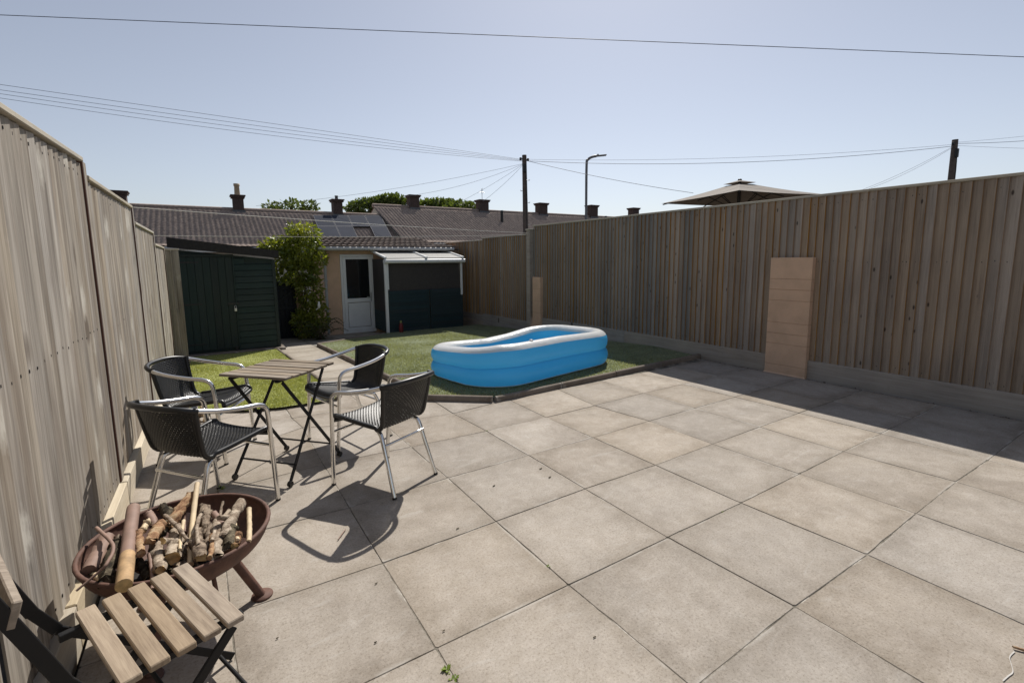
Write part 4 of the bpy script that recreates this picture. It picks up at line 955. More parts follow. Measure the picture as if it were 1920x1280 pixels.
# ================================================================== PARASOL BEYOND THE FENCE
PD = 9.3
pt = dep(1387, 341, PD); apex = pt
g = gz(pt.y)-0.06
t = thing('parasol', 'large taupe parasol open behind the right fence', 'parasol', (pt.x, pt.y, g)); H = pt.z-g
half = 1.45; drop = 0.33; rot = math.atan2(-pt.y, -pt.x)
cor = []
for k in range(4):
    a = rot+k*math.pi/2; cor.append(Vector((math.cos(a)*half, math.sin(a)*half, H-drop)))
mb = MB(); n = 10
for k in range(4):
    A, B = cor[k], cor[(k+1) % 4]; vs = []
    r0 = 0.16
    for i in range(n+1):
        f = r0+(1-r0)*i/n
        for j in range(n+1):
            s_ = j/n; e = A.lerp(B, s_); bow = 0.05*math.sin(math.pi*s_)*f
            p = Vector((0, 0, H)).lerp(e, f); p.z += -bow*0.2-0.02*math.sin(math.pi*f); p.x *= 1-bow*0.5; p.y *= 1-bow*0.5
            vs.append(p)
    mb.add(vs, [(i*(n+1)+j, (i+1)*(n+1)+j, (i+1)*(n+1)+j+1, i*(n+1)+j+1) for i in range(n) for j in range(n)], 0, True)
    # valance lip
mb.build('canopy', 'canvas', t)
mb = MB()
for k in range(4):
    mb.add([Vector((0, 0, H+0.035)), cor[k]*0.2+Vector((0, 0, (H-0.03)-0.2*(H-drop))), cor[(k+1) % 4]*0.2+Vector((0, 0, (H-0.03)-0.2*(H-drop)))], [(0, 1, 2)])
mb.build('vent', 'canvas', t)
mb = MB(); mb.tube([(0, 0, 0.05), (0, 0, H+0.02)], 0.03, 10); mb.build('pole', 'iron', t)
mb = MB(); mb.lathe([(0.0, H+0.06), (0.035, H+0.05), (0.04, H+0.02), (0.02, H)], (0, 0, 0), 10); mb.build('finial', 'iron', t)
for k in range(8):
    e = cor[k//2] if k % 2 == 0 else (cor[k//2]+cor[(k//2+1) % 4])/2-Vector((0, 0, 0.04))
    mb = MB(); mb.tube([Vector((0, 0, H-0.07)), Vector((0, 0, H-0.05)).lerp(e+Vector((0, 0, -0.03)), 0.98)], 0.010, 6); q = Vector((0, 0, H-0.07)).lerp(e, 0.45); mb.tube([(0, 0, H-0.55), q-Vector((0, 0, 0.01))], 0.008, 6); mb.build('rib', 'iron', t)
mb = MB(); mb.lathe([(0, 0), (0.26, 0), (0.26, 0.06), (0.06, 0.09), (0.04, 0.3)], (0, 0, 0), 20); mb.build('base', 'iron', t)

# ================================================================== PADDLING POOL
TH = math.radians(9.5); PC = Vector((3.66, 5.34))
HL, HW, RC = 1.245, 0.78, 0.58
def outline(n, inset):
    """rounded rectangle, arc-length even; returns points, normals"""
    r = max(RC-inset, 0.02); a, b = HL-inset-r, HW-inset-r
    segs = []
    P = []; N = []
    per = 4*(a+b)+2*math.pi*r
    for k in range(n):
        s = per*k/n
        q = [2*b, math.pi*r/2, 2*a, math.pi*r/2]*2
        # start at right side bottom (a+r, -b)
        cs = [(a+r, -b), (a, b), (a, b+r), (-a, b), (-a-r, b), (-a, -b), (-a, -b-r), (a, -b)]
        i = 0
        while s > q[i]+1e-9: s -= q[i]; i += 1
        if i == 0: p = (a+r, -b+s); m = (1, 0)
        elif i == 2: p = (a-s, b+r); m = (0, 1)
        elif i == 4: p = (-a-r, b-s); m = (-1, 0)
        elif i == 6: p = (-a+s, -b-r); m = (0, -1)
        else:
            a0 = {1: 0, 3: math.pi/2, 5: math.pi, 7: 1.5*math.pi}[i]+s/r
            c = {1: (a, b), 3: (-a, b), 5: (-a, -b), 7: (a, -b)}[i]
            m = (math.cos(a0), math.sin(a0)); p = (c[0]+r*m[0], c[1]+r*m[1])
        P.append(Vector(p)); N.append(Vector(m))
    return P, N
NP = 160
OP, ON = outline(NP, 0.125)
def hfac(p):
    # the back wall sags, most of all towards the left; the front stands full
    back = max(0.0, min(1.0, (p.y+0.8)/1.5)); s = back*back*(3-2*back)
    x = p.x/HL
    sag = float(np.interp(x, [-1, -0.6, -0.1, 0.25, 0.65, 1.0], [0.22, 0.29, 0.36, 0.31, 0.19, 0.12]))
    endl = 0.10*max(0.0, min(1.0, (-x-0.75)/0.25))*(1-s)
    return 1.0-s*sag-0.10*max(0, x)*(1-s)-endl
t = thing('paddling_pool', 'blue inflatable rectangular paddling pool with white rim on the lawn', 'paddling pool', (PC.x, PC.y, 0.055), TH)
r0 = 0.125
def ringmesh(zc, rh, rv, a0, a1, m, name, parent, crease=0.0, na=14):
    mb = MB(); vs = []
    for k in range(NP):
        p, nm = OP[k], ON[k]; h = hfac(p); wob = 1+0.012*math.sin(k*0.61)+0.010*math.sin(k*1.7+zc*9)
        for j in range(na+1):
            a = lerp(a0, a1, j/na)
            vs.append((p.x+nm.x*rh*math.cos(a)*wob, p.y+nm.y*rh*math.cos(a)*wob, (zc+rv*math.sin(a))*h))
    fs = [(k*(na+1)+j, ((k+1) % NP)*(na+1)+j, ((k+1) % NP)*(na+1)+j+1, k*(na+1)+j+1) for k in range(NP) for j in range(na)]
    mb.add(vs, fs, 0, True); return mb.build(name, m, parent)
R_ = math.radians
ringmesh(0.115, 0.125, 0.158, R_(-44), R_(45), 'poolblue', 'lower_chamber', t, na=16)
ringmesh(0.325, 0.120, 0.155, R_(-45), R_(38), 'poolblue', 'upper_chamber', t)
ringmesh(0.325, 0.120, 0.155, R_(152), R_(225), 'poolblue', 'inner_wall', t)
ringmesh(0.325, 0.121, 0.156, R_(37), R_(153), 'poolwhite', 'rim', t)
ringmesh(0.115, 0.125, 0.158, R_(135), R_(224), 'poolblue', 'inner_wall', t)
ringmesh(0.006, 0.098, 0.014, R_(-60), R_(70), 'poolwhite', 'base_seam', t)
mb = MB(); mb.add([(p.x, p.y, 0.012) for p in OP], [tuple(range(NP))]); mb.build('floor', 'poolblue', t)
mb = MB(); mb.lathe([(0.022, 0), (0.022, 0.012), (0.012, 0.016), (0.0, 0.016)], (0, 0, 0), 12); k = NP*3//8; vv = mb.build('valve', 'poolwhite', t, loc=(OP[10].x*0.0-0.5, OP[NP//2].y*0-HW+0.125, 0.478))

# ================================================================== BISTRO TABLE
def slat(name, c, d, L, wd, th, m, parent):
    mb = MB(); mb.bbox((0, 0, 0), (L, wd, th), Matrix.Identity(3), 0, 0.003); o = mb.build(name, m, parent, loc=c)
    o.rotation_euler = (0, 0, math.atan2(d.y, d.x)+random.uniform(-0.006, 0.006)); return o
d1 = Vector((0.38, -0.427, 0)).normalized(); d2 = Vector((-d1.y, d1.x, 0))
if d2.x < 0: d2 = -d2
TC = Vector((0.452, 3.79, 0)); TZ = 0.735
t = thing('bistro_table', 'square folding bistro table with weathered slatted top', 'table', TC)
n = 7; w_ = 0.535/n
for k in range(n):
    c = d2*((k-(n-1)/2)*w_)+d1*random.uniform(-0.004, 0.004); hl = 0.272
    slat('slat', c+Vector((0, 0, TZ-0.009+random.uniform(-.0015, .0015))), d1, 2*hl, w_-0.013, 0.018, 'tableslat', t)
zt = TZ-0.02
for s_ in (-1, 1):
    mb = MB(); mb.bar(d1*s_*0.19-d2*0.255+Vector((0, 0, zt-0.010)), d1*s_*0.19+d2*0.255+Vector((0, 0, zt-0.010)), 0.028, 0.018, bev=0.002); mb.build('rail', 'blacksteel', t)
F_ = TC
feet = {'A': gp(434, 899), 'B': gp(543, 912), 'C': gp(640, 855), 'D': gp(543, 845)}
fc = sum(((feet[k]) for k in 'ABCD'), Vector((0, 0, 0)))/4
def ft(s1, s2, z): 
    return fc-TC+d1*s1*0.235+d2*s2*0.262+Vector((0, 0, z))
def tp(s1, s2, z): return d1*s1*0.205+d2*s2*0.225+Vector((0, 0, z))
for s1 in (-1, 1):
    for s2 in (-1, 1):
        k_ = s1*0.008*s2
        mb = MB(); mb.bar(ft(s1, s2, 0.03)+d1*k_, tp(s1, -s2, zt-0.02)+d1*k_, 0.010, 0.024, upv=d2, bev=0.002); lg = mb.build('leg', 'blacksteel', t)
        mb = MB(); f = ft(s1, s2, 0.022)+d1*k_; mb.tube([f-d1*0.012, f+d1*0.012], 0.019, 10); mb.build('rubber_foot', 'rattan', lg)
for s2 in (-1, 1):
    a = ft(-1, s2, 0.03).lerp(tp(-1, -s2, zt), 0.14); b = ft(1, s2, 0.03).lerp(tp(1, -s2, zt), 0.14)
    mb = MB(); mb.tube([a, b], 0.007, 6); mb.build('stretcher', 'blacksteel', t)

# ================================================================== WOVEN CHAIRS
def make_chair():
    t = thing('bistro_chair', '', 'chair')
    # aluminium loop: front leg, arm, round the back, arm, front leg
    half = [(-0.252, 0.255, 0.0), (-0.258, 0.235, 0.30), (-0.262, 0.218, 0.56), (-0.262, 0.200, 0.625), (-0.262, 0.150, 0.652), (-0.262, 0.05, 0.665), (-0.258, -0.08, 0.688), (-0.238, -0.185, 0.715), (-0.19, -0.262, 0.738), (-0.10, -0.300, 0.748), (0, -0.308, 0.75)]
    full = half+[(-x, y, z) for x, y, z in half[:-1][::-1]]
    path = catmull(full, 6)
    k0 = 7*6+2; k1 = len(path)-1-k0
    for seg, nm, m, r in ((path[:k0+1], 'arm_tube', 'alu', 0.0142), (path[k1:], 'arm_tube', 'alu', 0.0142), (path[k0-1:k1+2], 'wrapped_top_rail', 'rattan', 0.0165)):
        mb = MB(); mb.tube(seg, r, 10); mb.build(nm, m, t)
    for s_ in (-1, 1):
        mb = MB(); mb.tube(catmull([(s_*0.12, -0.05, 0.405), (s_*0.165, -0.10, 0.402), (s_*0.178, -0.135, 0.375), (s_*0.188, -0.185, 0.22), (s_*0.205, -0.252, 0.0)], 5), 0.0142, 10); lg = mb.build('rear_leg', 'alu', t)
        mb = MB(); mb.tube([(s_*0.205, -0.252, 0.0), (s_*0.2045, -0.249, 0.012)], 0.0152, 10); mb.build('foot_cap', 'rattan', lg)
        mb = MB(); mb.tube([(s_*0.252, 0.255, 0.0), (s_*0.2523, 0.254, 0.012)], 0.0152, 10); mb.build('foot_cap', 'rattan', t)
    mb = MB(); mb.tube([(-0.184, -0.168, 0.325), (0.184, -0.168, 0.325)], 0.0095, 8); mb.build('rear_stretcher', 'alu', t)
    mb = MB(); mb.tube([(-0.2575, 0.228, 0.375), (0.2575, 0.228, 0.375)], 0.0095, 8); mb.build('front_stretcher', 'alu', t)
    # woven shell: profile from the front lip to the top rail
    prof = catmull([(0, 0.262, 0.425), (0, 0.258, 0.452), (0, 0.225, 0.462), (0, 0.12, 0.448), (0, -0.02, 0.430), (0, -0.12, 0.425), (0, -0.178, 0.452), (0, -0.215, 0.53), (0, -0.255, 0.64), (0, -0.288, 0.742)], 8)
    L = [0.0]
    for a, b in zip(prof, prof[1:]): L.append(L[-1]+(b-a).length)
    tot = L[-1]
    def at(s):
        s = max(0.0, min(tot-1e-6, s)); i = 0
        while L[i+1] < s: i += 1
        f = (s-L[i])/(L[i+1]-L[i]); return prof[i].lerp(prof[i+1], f)
    def wid(s):
        f = s/tot
        return lerp(0.222, 0.186, min(1, f/0.52)) if f < 0.52 else lerp(0.186, 0.218, (f-0.52)/0.48)
    def sh(s, x):      # x in -1..1
        p = at(s); w2 = wid(s); f = s/tot
        z = p.z+(0.016*x*x if f < 0.52 else 0); y = p.y+(0.075*x*x*max(0, (f-0.45)/0.55) if f > 0.45 else 0)
        return Vector((x*w2, y, z))
    def nrm(s, x):
        a = sh(s+0.004, x)-sh(s-0.004, x); b = sh(s, min(1, x+0.03))-sh(s, max(-1, x-0.03)); return b.cross(a).normalized()
    ncol = 34; ds = 0.0125; nrow = int(tot/ds)
    split = 0.50*tot
    for nm, sa, sb in (('woven_seat', 0.0, split), ('woven_back', split, tot)):
        mb = MB(); rows = max(2, int((sb-sa)/ds)); back = nm == 'woven_back'
        cw = 0.48 if back else 0.49; rw = 0.42 if back else 0.47
        for c in range(ncol):                   # strands along the profile
            xc = -1+(c+0.5)*2/ncol; hwid = cw*2/ncol; vs = []
            for r in range(rows*2+1):
                s = lerp(sa, sb, r/(rows*2)); o = 0.0022*math.sin(math.pi*(r+c*2)*0.5); 
                nn = nrm(s, xc)
                vs += [sh(s, xc-hwid)+nn*(o-0.0006), sh(s, xc)+nn*(o+0.0022), sh(s, xc+hwid)+nn*(o-0.0006)]
            mb.add(vs, [(3*r+q, 3*r+q+1, 3*r+q+4, 3*r+q+3) for r in range(rows*2) for q in (0, 1)], 0, True)
        for r in range(rows):                   # strands across
            sc = lerp(sa, sb, (r+0.5)/rows); hw2 = rw*(sb-sa)/rows; vs = []
            for c in range(ncol+1):
                x = -1+2*c/ncol; o = 0.002*(1 if (c+r) % 2 else -1); nn = nrm(sc, x)
                vs += [sh(sc-hw2, x)+nn*(o-0.0008), sh(sc, x)+nn*(o+0.0015), sh(sc+hw2, x)+nn*(o-0.0008)]
            mb.add(vs, [(3*c+q, 3*c+q+1, 3*c+q+4, 3*c+q+3) for c in range(ncol) for q in (0, 1)], 0, True)
        mb.build(nm, 'rattan', t)
    # wrapped edge roll
    for s_ in (-1, 1):
        mb = MB(); mb.tube([sh(tot*k/40, s_)+Vector((s_*0.004, 0, 0)) for k in range(41)], 0.0155, 8); mb.build('wrapped_edge', 'rattan', t)
    mb = MB(); mb.tube([sh(0.0, -1+2*k/16) for k in range(17)], 0.0165, 8); mb.build('wrapped_front', 'rattan', t)
    return t
def chair_at(o, fmid, face, label):
    """fmid: middle between the two front feet; face: direction it faces"""
    f = Vector((*face, 0)).normalized(); c = Vector((*fmid, 0))-f*0.252
    o.location = c; o.rotation_euler = (0, 0, math.atan2(-f.x, f.y)); o['label'] = label; o['group'] = 'woven chairs around the bistro table'
ch0 = make_chair()
spots = [((0.893, 3.362), (-0.454, 0.891), 'black woven chair nearest the pool, its back to the camera'),
         ((0.166, 3.43), (0.79, 0.61), 'black woven chair just behind the fire bowl, side on by the left fence'),
         ((0.19, 4.27), (0.87, -0.45), 'black woven chair on the far left between table and left fence'),
         ((0.76, 4.0), (-0.97, -0.24), 'black woven chair at the far side of the table facing the left fence')]
for k, (fm, fc_, lab) in enumerate(spots):
    chair_at(ch0 if k == 0 else copy_tree(ch0), fm, fc_, lab)
# ================================================================== FOLDING CHAIR IN THE CORNER
SZ = 0.45
sd1 = Vector((0.150, -0.410, 0)).normalized(); sd2 = Vector((-sd1.y, sd1.x, 0))    # along slats; across, away from the backrest
sc = Vector((-0.176, 1.70, 0))
t = thing('folding_chair', 'slatted wood and black steel folding chair in the near left corner', 'folding chair', sc)
for k in range(5):
    c = sd2*((k-2)*0.0635)+sd1*random.uniform(-0.003, 0.003); hl = 0.215
    slat('slat', c+Vector((0, 0, SZ-0.009)), sd1, 2*hl, 0.0475, 0.019, 'chairslat', t)
for s_ in (-1, 1):
    o = sd1*s_*0.165
    mb = MB(); mb.bar(o-sd2*0.20+Vector((0, 0, SZ-0.030)), o+sd2*0.165+Vector((0, 0, SZ-0.030)), 0.022, 0.022, bev=0.002); mb.build('seat_rail', 'blacksteel', t)
    o = sd1*s_*0.195
    # upright: front foot, through the pivot, up to the top of the back
    pts = [o+sd2*0.26+Vector((0, 0, 0.01)), o-sd2*0.195+Vector((0, 0, SZ-0.02)), o-sd2*0.24+Vector((0, 0, 0.51)), o-sd2*0.36+Vector((0, 0, 0.85))]
    mb = MB(); mb.bar(pts[0], pts[1], 0.008, 0.026, upv=sd2, bev=0.002); mb.bar(pts[1], pts[2]+Vector((0, 0, 0.004)), 0.0075, 0.03, upv=sd2, bev=0.002); mb.bar(pts[2], pts[3], 0.008, 0.032, upv=sd2, bev=0.002); mb.build('back_upright', 'blacksteel', t)
    o = sd1*s_*0.178
    mb = MB(); mb.bar(o-sd2*0.25+Vector((0, 0, 0.01)), o+sd2*0.13+Vector((0, 0, SZ-0.045)), 0.010, 0.03, upv=sd2, bev=0.002); mb.build('leg', 'blacksteel', t)
for a, z in ((-0.215, 0.055), (0.21, 0.055), (-0.02, 0.235)):
    mb = MB(); mb.tube([sd1*-0.19+sd2*a+Vector((0, 0, z)), sd1*0.19+sd2*a+Vector((0, 0, z))], 0.007, 8); mb.build('stretcher', 'blacksteel', t)
for a, z in ((-0.322, 0.735), (-0.352, 0.82)):
    mb = MB(); p = sd2*(a+0.016)+Vector((0, 0, z)); mb.bar(p-sd1*0.20, p+sd1*0.20, 0.018, 0.062, upv=Vector((0, 0, 1))-sd2*-0.3, bev=0.003); mb.build('back_slat', 'chairslat', t)

# ================================================================== FIRE BOWL AND LOGS
BC = Vector((-0.138, 2.285, 0)); BR, BZ = 0.322, 0.40
t = thing('fire_bowl', 'round rusty steel fire bowl on tube legs beside the left fence', 'fire bowl', BC)
dp = 0.165
prof_o = [(BR*math.sin(a), BZ-dp+dp*(1-math.cos(a))) for a in np.linspace(0, math.pi/2, 14)]
prof_i = [((BR-0.007)*math.sin(a), BZ-dp+0.007+(dp-0.007)*(1-math.cos(a))) for a in np.linspace(math.pi/2, 0, 14)]
mb = MB(); mb.lathe([(max(r, 0.0005), z) for r, z in prof_o]+[(BR+0.004, BZ+0.004), (BR+0.003, BZ+0.010), (BR-0.005, BZ+0.011), (BR-0.009, BZ+0.004)]+[(max(r, 0.0005), z) for r, z in prof_i], (0, 0, 0), 56); mb.build('bowl', 'rust', t)
mb = MB(); mb.tube([Vector((math.cos(a)*BR, math.sin(a)*BR, BZ+0.004)) for a in np.linspace(0, 2*math.pi, 48, endpoint=False)], 0.009, 8, closed=True); mb.build('rim', 'rust', t)
mb = MB(); mb.lathe([(0.0005, BZ-dp+0.05), (0.12, BZ-dp+0.045), (0.19, BZ-dp+0.034)], (0, 0, 0), 24); mb.build('ash_bed', 'ash', t)
fp = gp(492, 1116)-BC; a0 = math.atan2(fp.y, fp.x); rf_ = math.hypot(fp.x, fp.y)
for k in range(3):
    a = a0+k*2*math.pi/3; d = Vector((math.cos(a), math.sin(a), 0))
    mb = MB(); mb.tube([d*0.15+Vector((0, 0, BZ-dp+0.035)), d*(rf_-0.005)+Vector((0, 0, 0.008))], 0.019, 12); lg = mb.build('leg', 'rust', t)
    mb = MB(); mb.lathe([(0.0005, 0), (0.043, 0), (0.045, 0.004), (0.043, 0.009), (0.0005, 0.011)], d*rf_, 20); mb.build('foot_plate', 'rust', lg)
mb = MB(); mb.tube([Vector((0.10, -0.22, BZ-0.10)), Vector((0.105, -0.235, BZ-0.16))], 0.008, 8); mb.build('bolt', 'rust', t)

from mathutils import noise as noise3
def log(label, a, b, r, m='bark', name='firewood_log', bend=0.02, taper=0.9, rough_=0.12, mid=None, group='firewood in the fire bowl', cat='log', cutm=None, n=14, sides=12, fork=0.0):
    a, b = Vector(a), Vector(b); c = (a+b)/2; r *= 0.9
    if cutm is None: cutm = 'cut' if any(q in label for q in ('yellow', 'sawn', 'chunky', 'round', 'chunk')) else m
    L = (b-a).length; ax = (b-a).normalized(); s1 = ax.orthogonal().normalized(); s2 = ax.cross(s1)
    ph = random.uniform(0, 6.28)
    if mid: path = catmull([a]+[Vector(q) for q in mid]+[b], 6)
    else: path = [a.lerp(b, k/n)+(s1*math.cos(ph)+s2*math.sin(ph))*bend*L*math.sin(math.pi*k/n)+s1*random.uniform(-1, 1)*r*rough_*0.7 for k in range(n+1)]
    rs = [r*lerp(1, taper, k/(len(path)-1))*(1+random.uniform(-rough_, rough_)*0.8) for k in range(len(path))]
    mb = MB(); mb.tube([p-c for p in path], rs, sides, capmi=1)
    if fork:
        f0 = path[len(path)//2]-c; fd = (s1*math.cos(ph+1)+s2*math.sin(ph+1)+Vector((0, 0, 0.6))).normalized()*fork+ax*fork*random.choice((-0.8, 0.8))
        mb.tube([f0, f0+fd*0.5, f0+fd], [r*0.6, r*0.5, r*0.42], 8, capmi=1)
    # knobbly surface
    for i, p in enumerate(mb.v):
        q = Vector(p)
        e = (q+c-a).dot(ax); e2 = (q+c-b).dot(ax)
        if rough_ > 0.1 and (abs(e) < 0.004 or abs(e2) < 0.004): q += ax*random.uniform(-0.5, 0.5)*r
        nz = noise3.noise_vector((q+c)*38.0)*r*rough_*1.5+noise3.noise_vector((q+c)*95.0)*r*rough_*0.7
        mb.v[i] = tuple(q+nz)
    o = mb.build(name, [m, cutm], None, loc=c); tag(o, label, cat, group); return o
def L3(u, v, z): return gp(u, v, z)
lb = log('long smooth brown log with sawn yellow end lying across the fire bowl', L3(250, 952, 0.47), L3(232, 1098, 0.43), 0.0265, 'barksmooth', bend=0.01, taper=1.0, rough_=0.03, n=12, sides=14)
a_, b_ = L3(250, 952, 0.47), L3(232, 1098, 0.43); c_ = (a_+b_)/2
mb = MB(); mb.tube([a_.lerp(b_, f)-c_ for f in (0.66, 0.68, 0.8, 0.9, 0.997)], [0.0235, 0.0246, 0.0247, 0.0247, 0.0246], 14); mb.build('peeled_end', 'peeledlog', lb)
log('long pale peeled stick leaning upright out of the fire bowl', L3(370, 906, 0.52), L3(357, 1058, 0.385), 0.0115, 'peeled', bend=0.03, taper=1.05, rough_=0.06, name='firewood_stick', cat='stick', cutm='peeled')
log('orange barked branch sticking up at the back of the fire bowl', L3(358, 931, 0.475), L3(318, 990, 0.43), 0.025, 'barkorange', bend=0.05, rough_=0.2)
log('short round log end peeping over the back rim of the fire bowl', L3(303, 950, 0.455), L3(326, 982, 0.40), 0.021, 'bark2')
log('thick pale grey branch stub at the right of the fire bowl', L3(453, 942, 0.455), L3(421, 1008, 0.43), 0.0245, 'bark', bend=0.03, rough_=0.2, fork=0.05)
log('short brown side stub crossing the pale grey branch', L3(402, 962, 0.44), L3(424, 992, 0.435), 0.014, 'barksmooth')
log('thin pale stick with a frayed top at the right rim', L3(467, 953, 0.46), L3(467, 1014, 0.41), 0.0115, 'peeled', rough_=0.1, name='firewood_stick', cat='stick')
log('bleached grey split log left of the frayed stick', L3(406, 978, 0.435), L3(410, 1046, 0.41), 0.0205, 'bark', rough_=0.2)
log('twisted tan root right behind the pale peeled stick', L3(383, 952, 0.43), L3(390, 1002, 0.405), 0.026, 'bark', rough_=0.4, fork=0.05)
log('narrow bent branch right of the pale peeled stick', L3(395, 985, 0.44), L3(386, 1030, 0.41), 0.012, 'bark', rough_=0.2)
log('chunky bark log with round cut end beside the peeled stick foot', L3(366, 1000, 0.405), L3(378, 1046, 0.415), 0.027, 'bark', rough_=0.25)
log('chunky grey log in the middle of the fire bowl', L3(334, 992, 0.42), L3(324, 1046, 0.42), 0.027, 'bark', rough_=0.3, fork=0.05)
log('stout log with a bright yellow broken end at the front of the pile', L3(292, 1008, 0.41), L3(302, 1066, 0.42), 0.0225, 'bark', rough_=0.25)
log('tan split log lying on top of the pile near its middle', L3(302, 982, 0.46), L3(283, 1014, 0.455), 0.0225, 'barkorange', rough_=0.2)
log('small knobbly tan branch right beside the long smooth log', L3(259, 998, 0.45), L3(264, 1037, 0.445), 0.0165, 'barkorange', rough_=0.2)
log('short reddish log end under the back rim', L3(278, 962, 0.445), L3(290, 985, 0.42), 0.019, 'barksmooth')
log('broken pale chip behind the knobbly tan branch', L3(277, 978, 0.455), L3(266, 996, 0.44), 0.015, 'peeled', rough_=0.3, bend=0)
log('broad brown log along the left wall of the fire bowl', L3(200, 1010, 0.42), L3(167, 1070, 0.405), 0.031, 'barksmooth', rough_=0.08)
log('dark mossy log left of the long smooth log', L3(219, 1022, 0.42), L3(198, 1092, 0.40), 0.0285, 'bark2', rough_=0.2)
log('small pale log end beside the long smooth log at the back', L3(221, 1006, 0.435), L3(228, 1030, 0.40), 0.016, 'bark')
log('thin curved twig hanging over the left rim of the fire bowl', L3(181, 989, 0.46), L3(143, 1107, 0.41), 0.008, 'barksmooth', mid=[L3(212, 1022, 0.475), L3(200, 1056, 0.46), L3(185, 1072, 0.44)], taper=0.55, rough_=0.08, name='firewood_twig', cat='twig', sides=7)
log('thin upright stick in front of the middle logs', L3(280, 1038, 0.42), L3(286, 1103, 0.395), 0.0075, 'barksmooth', name='firewood_stick', cat='stick', sides=7)
log('dark branch in the shadow right of the long smooth log', L3(254, 1044, 0.38), L3(280, 1088, 0.36), 0.017, 'bark2')
log('log with dark hollow end at the front right of the pile', L3(437, 990, 0.435), L3(428, 1022, 0.425), 0.022, 'bark2', rough_=0.25)
log('orange broken chunk at the front right rim', L3(446, 1004, 0.42), L3(440, 1026, 0.412), 0.019, 'barkorange', rough_=0.25, bend=0)
log('slim reddish branch behind the middle logs', L3(352, 965, 0.43), L3(346, 1000, 0.41), 0.015, 'barksmooth')
for k in range(14):
    a = random.uniform(0, 6.28); rr = random.uniform(0.02, 0.20); c = BC+Vector((rr*math.cos(a), rr*math.sin(a), random.uniform(0.30, 0.36))); an = random.uniform(-0.6, 0.6)+math.pi/2; l = random.uniform(0.06, 0.11)
    d = Vector((math.cos(an), math.sin(an), random.uniform(-0.2, 0.2)))*l
    log('dull grey log deep in the heap inside the fire bowl', c-d, c+d, random.uniform(0.014, 0.024), random.choice(['bark', 'bark2', 'bark']), rough_=0.2)
# little heap of logs on the ground by the lawn
for k, (u0, v0, u1, v1, z, r, m) in enumerate(((318, 772, 352, 782, 0.05, 0.03, 'bark2'), (330, 786, 372, 790, 0.04, 0.028, 'bark'), (345, 764, 385, 778, 0.09, 0.024, 'bark'), (352, 782, 392, 776, 0.05, 0.03, 'bark2'), (380, 762, 386, 788, 0.10, 0.026, 'peeled'), (325, 764, 350, 756, 0.11, 0.022, 'barkorange'))):
    labs = ['dark log at the left of the small heap by the lawn edge', 'grey log at the front of the small heap by the lawn edge', 'grey log on top of the small heap by the lawn edge', 'dark log at the right of the small heap by the lawn edge', 'pale short upright log on the small heap by the lawn edge', 'orange log highest on the small heap by the lawn edge']
    log(labs[k], gp(u0, v0, z), gp(u1, v1, z+random.uniform(-0.01, 0.02)), r, m, group='small log heap by the lawn edge')

# ================================================================== PLANTS
def leaves(centers, n, lmin, lmax, wr, droop=0.3, shell=0.0):
    """pointed folded leaves scattered in ellipsoids: list of (center, radii, weight)"""
    V = []; wts = np.array([c[2] for c in centers], float); wts /= wts.sum()
    cnt = rng.multinomial(n, wts); out = []
    for (c, r, _), k in zip(centers, cnt):
        d = rng.normal(size=(k, 3)); d /= np.linalg.norm(d, axis=1)[:, None]; rad = rng.random(k)**(1/3)*(1-shell)+shell
        P = np.array(c)+d*rad[:, None]*np.array(r)
        # outward growth
        dirv = d*0.7+rng.normal(size=(k, 3))*0.7; dirv[:, 2] -= droop; dirv /= np.linalg.norm(dirv, axis=1)[:, None]
        L = rng.uniform(lmin, lmax, k)[:, None]; up = rng.normal(size=(k, 3)); s = np.cross(dirv, up); s /= np.linalg.norm(s, axis=1)[:, None]; nn = np.cross(s, dirv)
        W_ = L*wr
        a = P; b = P+dirv*L*0.45+s*W_-nn*W_*0.3; e = P+dirv*L; f = P+dirv*L*0.45-s*W_-nn*W_*0.3
        out.append(np.stack([a, b, e, f], 1).reshape(-1, 3))
    V = np.concatenate(out); q = np.arange(len(V)).reshape(-1, 4)
    F = np.concatenate([q[:, [0, 1, 2]], q[:, [0, 2, 3]]])
    return V, F
def plant(name, label, cat, base, crowns, n, lmin, lmax, wr, m, stems, group=None, droop=0.3, shell=0.0):
    base = Vector(base); t = thing(name, label, cat, base, 0, group)
    V, F = leaves([((Vector(c)-base), r, w_) for c, r, w_ in crowns], n, lmin, lmax, wr, droop, shell)
    put('crown', npmesh('crown', V, F, [m]), t)
    mb = MB()
    for st in stems: mb.tube([Vector(p)-base for p, _ in st], [r for _, r in st], 6)
    mb.build('trunk', 'stem', t)
    return t
PY = 12.1
def Q(u, v, y=PY): return aty(u, v, y)
def ell(u, v, rx, rz, w_, y=PY, ry=None):
    c = Q(u, v, y); D = (c-CAM).dot(FW)/FPX; return (c, (rx*D, (ry if ry else 0.3), rz*D), w_)
cr = [ell(560, 470, 42, 34, 30), ell(532, 462, 34, 18, 13), ell(506, 462, 18, 9, 6), ell(545, 488, 28, 18, 9), ell(575, 440, 22, 22, 9), ell(592, 480, 18, 30, 9), ell(560, 510, 40, 26, 22), ell(580, 545, 24, 34, 18), ell(590, 592, 24, 36, 22), ell(572, 605, 22, 30, 14), ell(550, 428, 10, 8, 2.5)]
b0 = Q(578, 633); b0.z = gz(PY)-0.05
stems = [[(b0, 0.03), (Q(574, 560), 0.024), (Q(566, 500), 0.016), (Q(556, 440), 0.006)], [(b0+Vector((0.08, 0.05, 0)), 0.022), (Q(588, 540), 0.018), (Q(585, 470), 0.008), (Q(578, 425), 0.004)], [(Q(570, 530), 0.015), (Q(540, 480), 0.009), (Q(510, 462), 0.004)]]
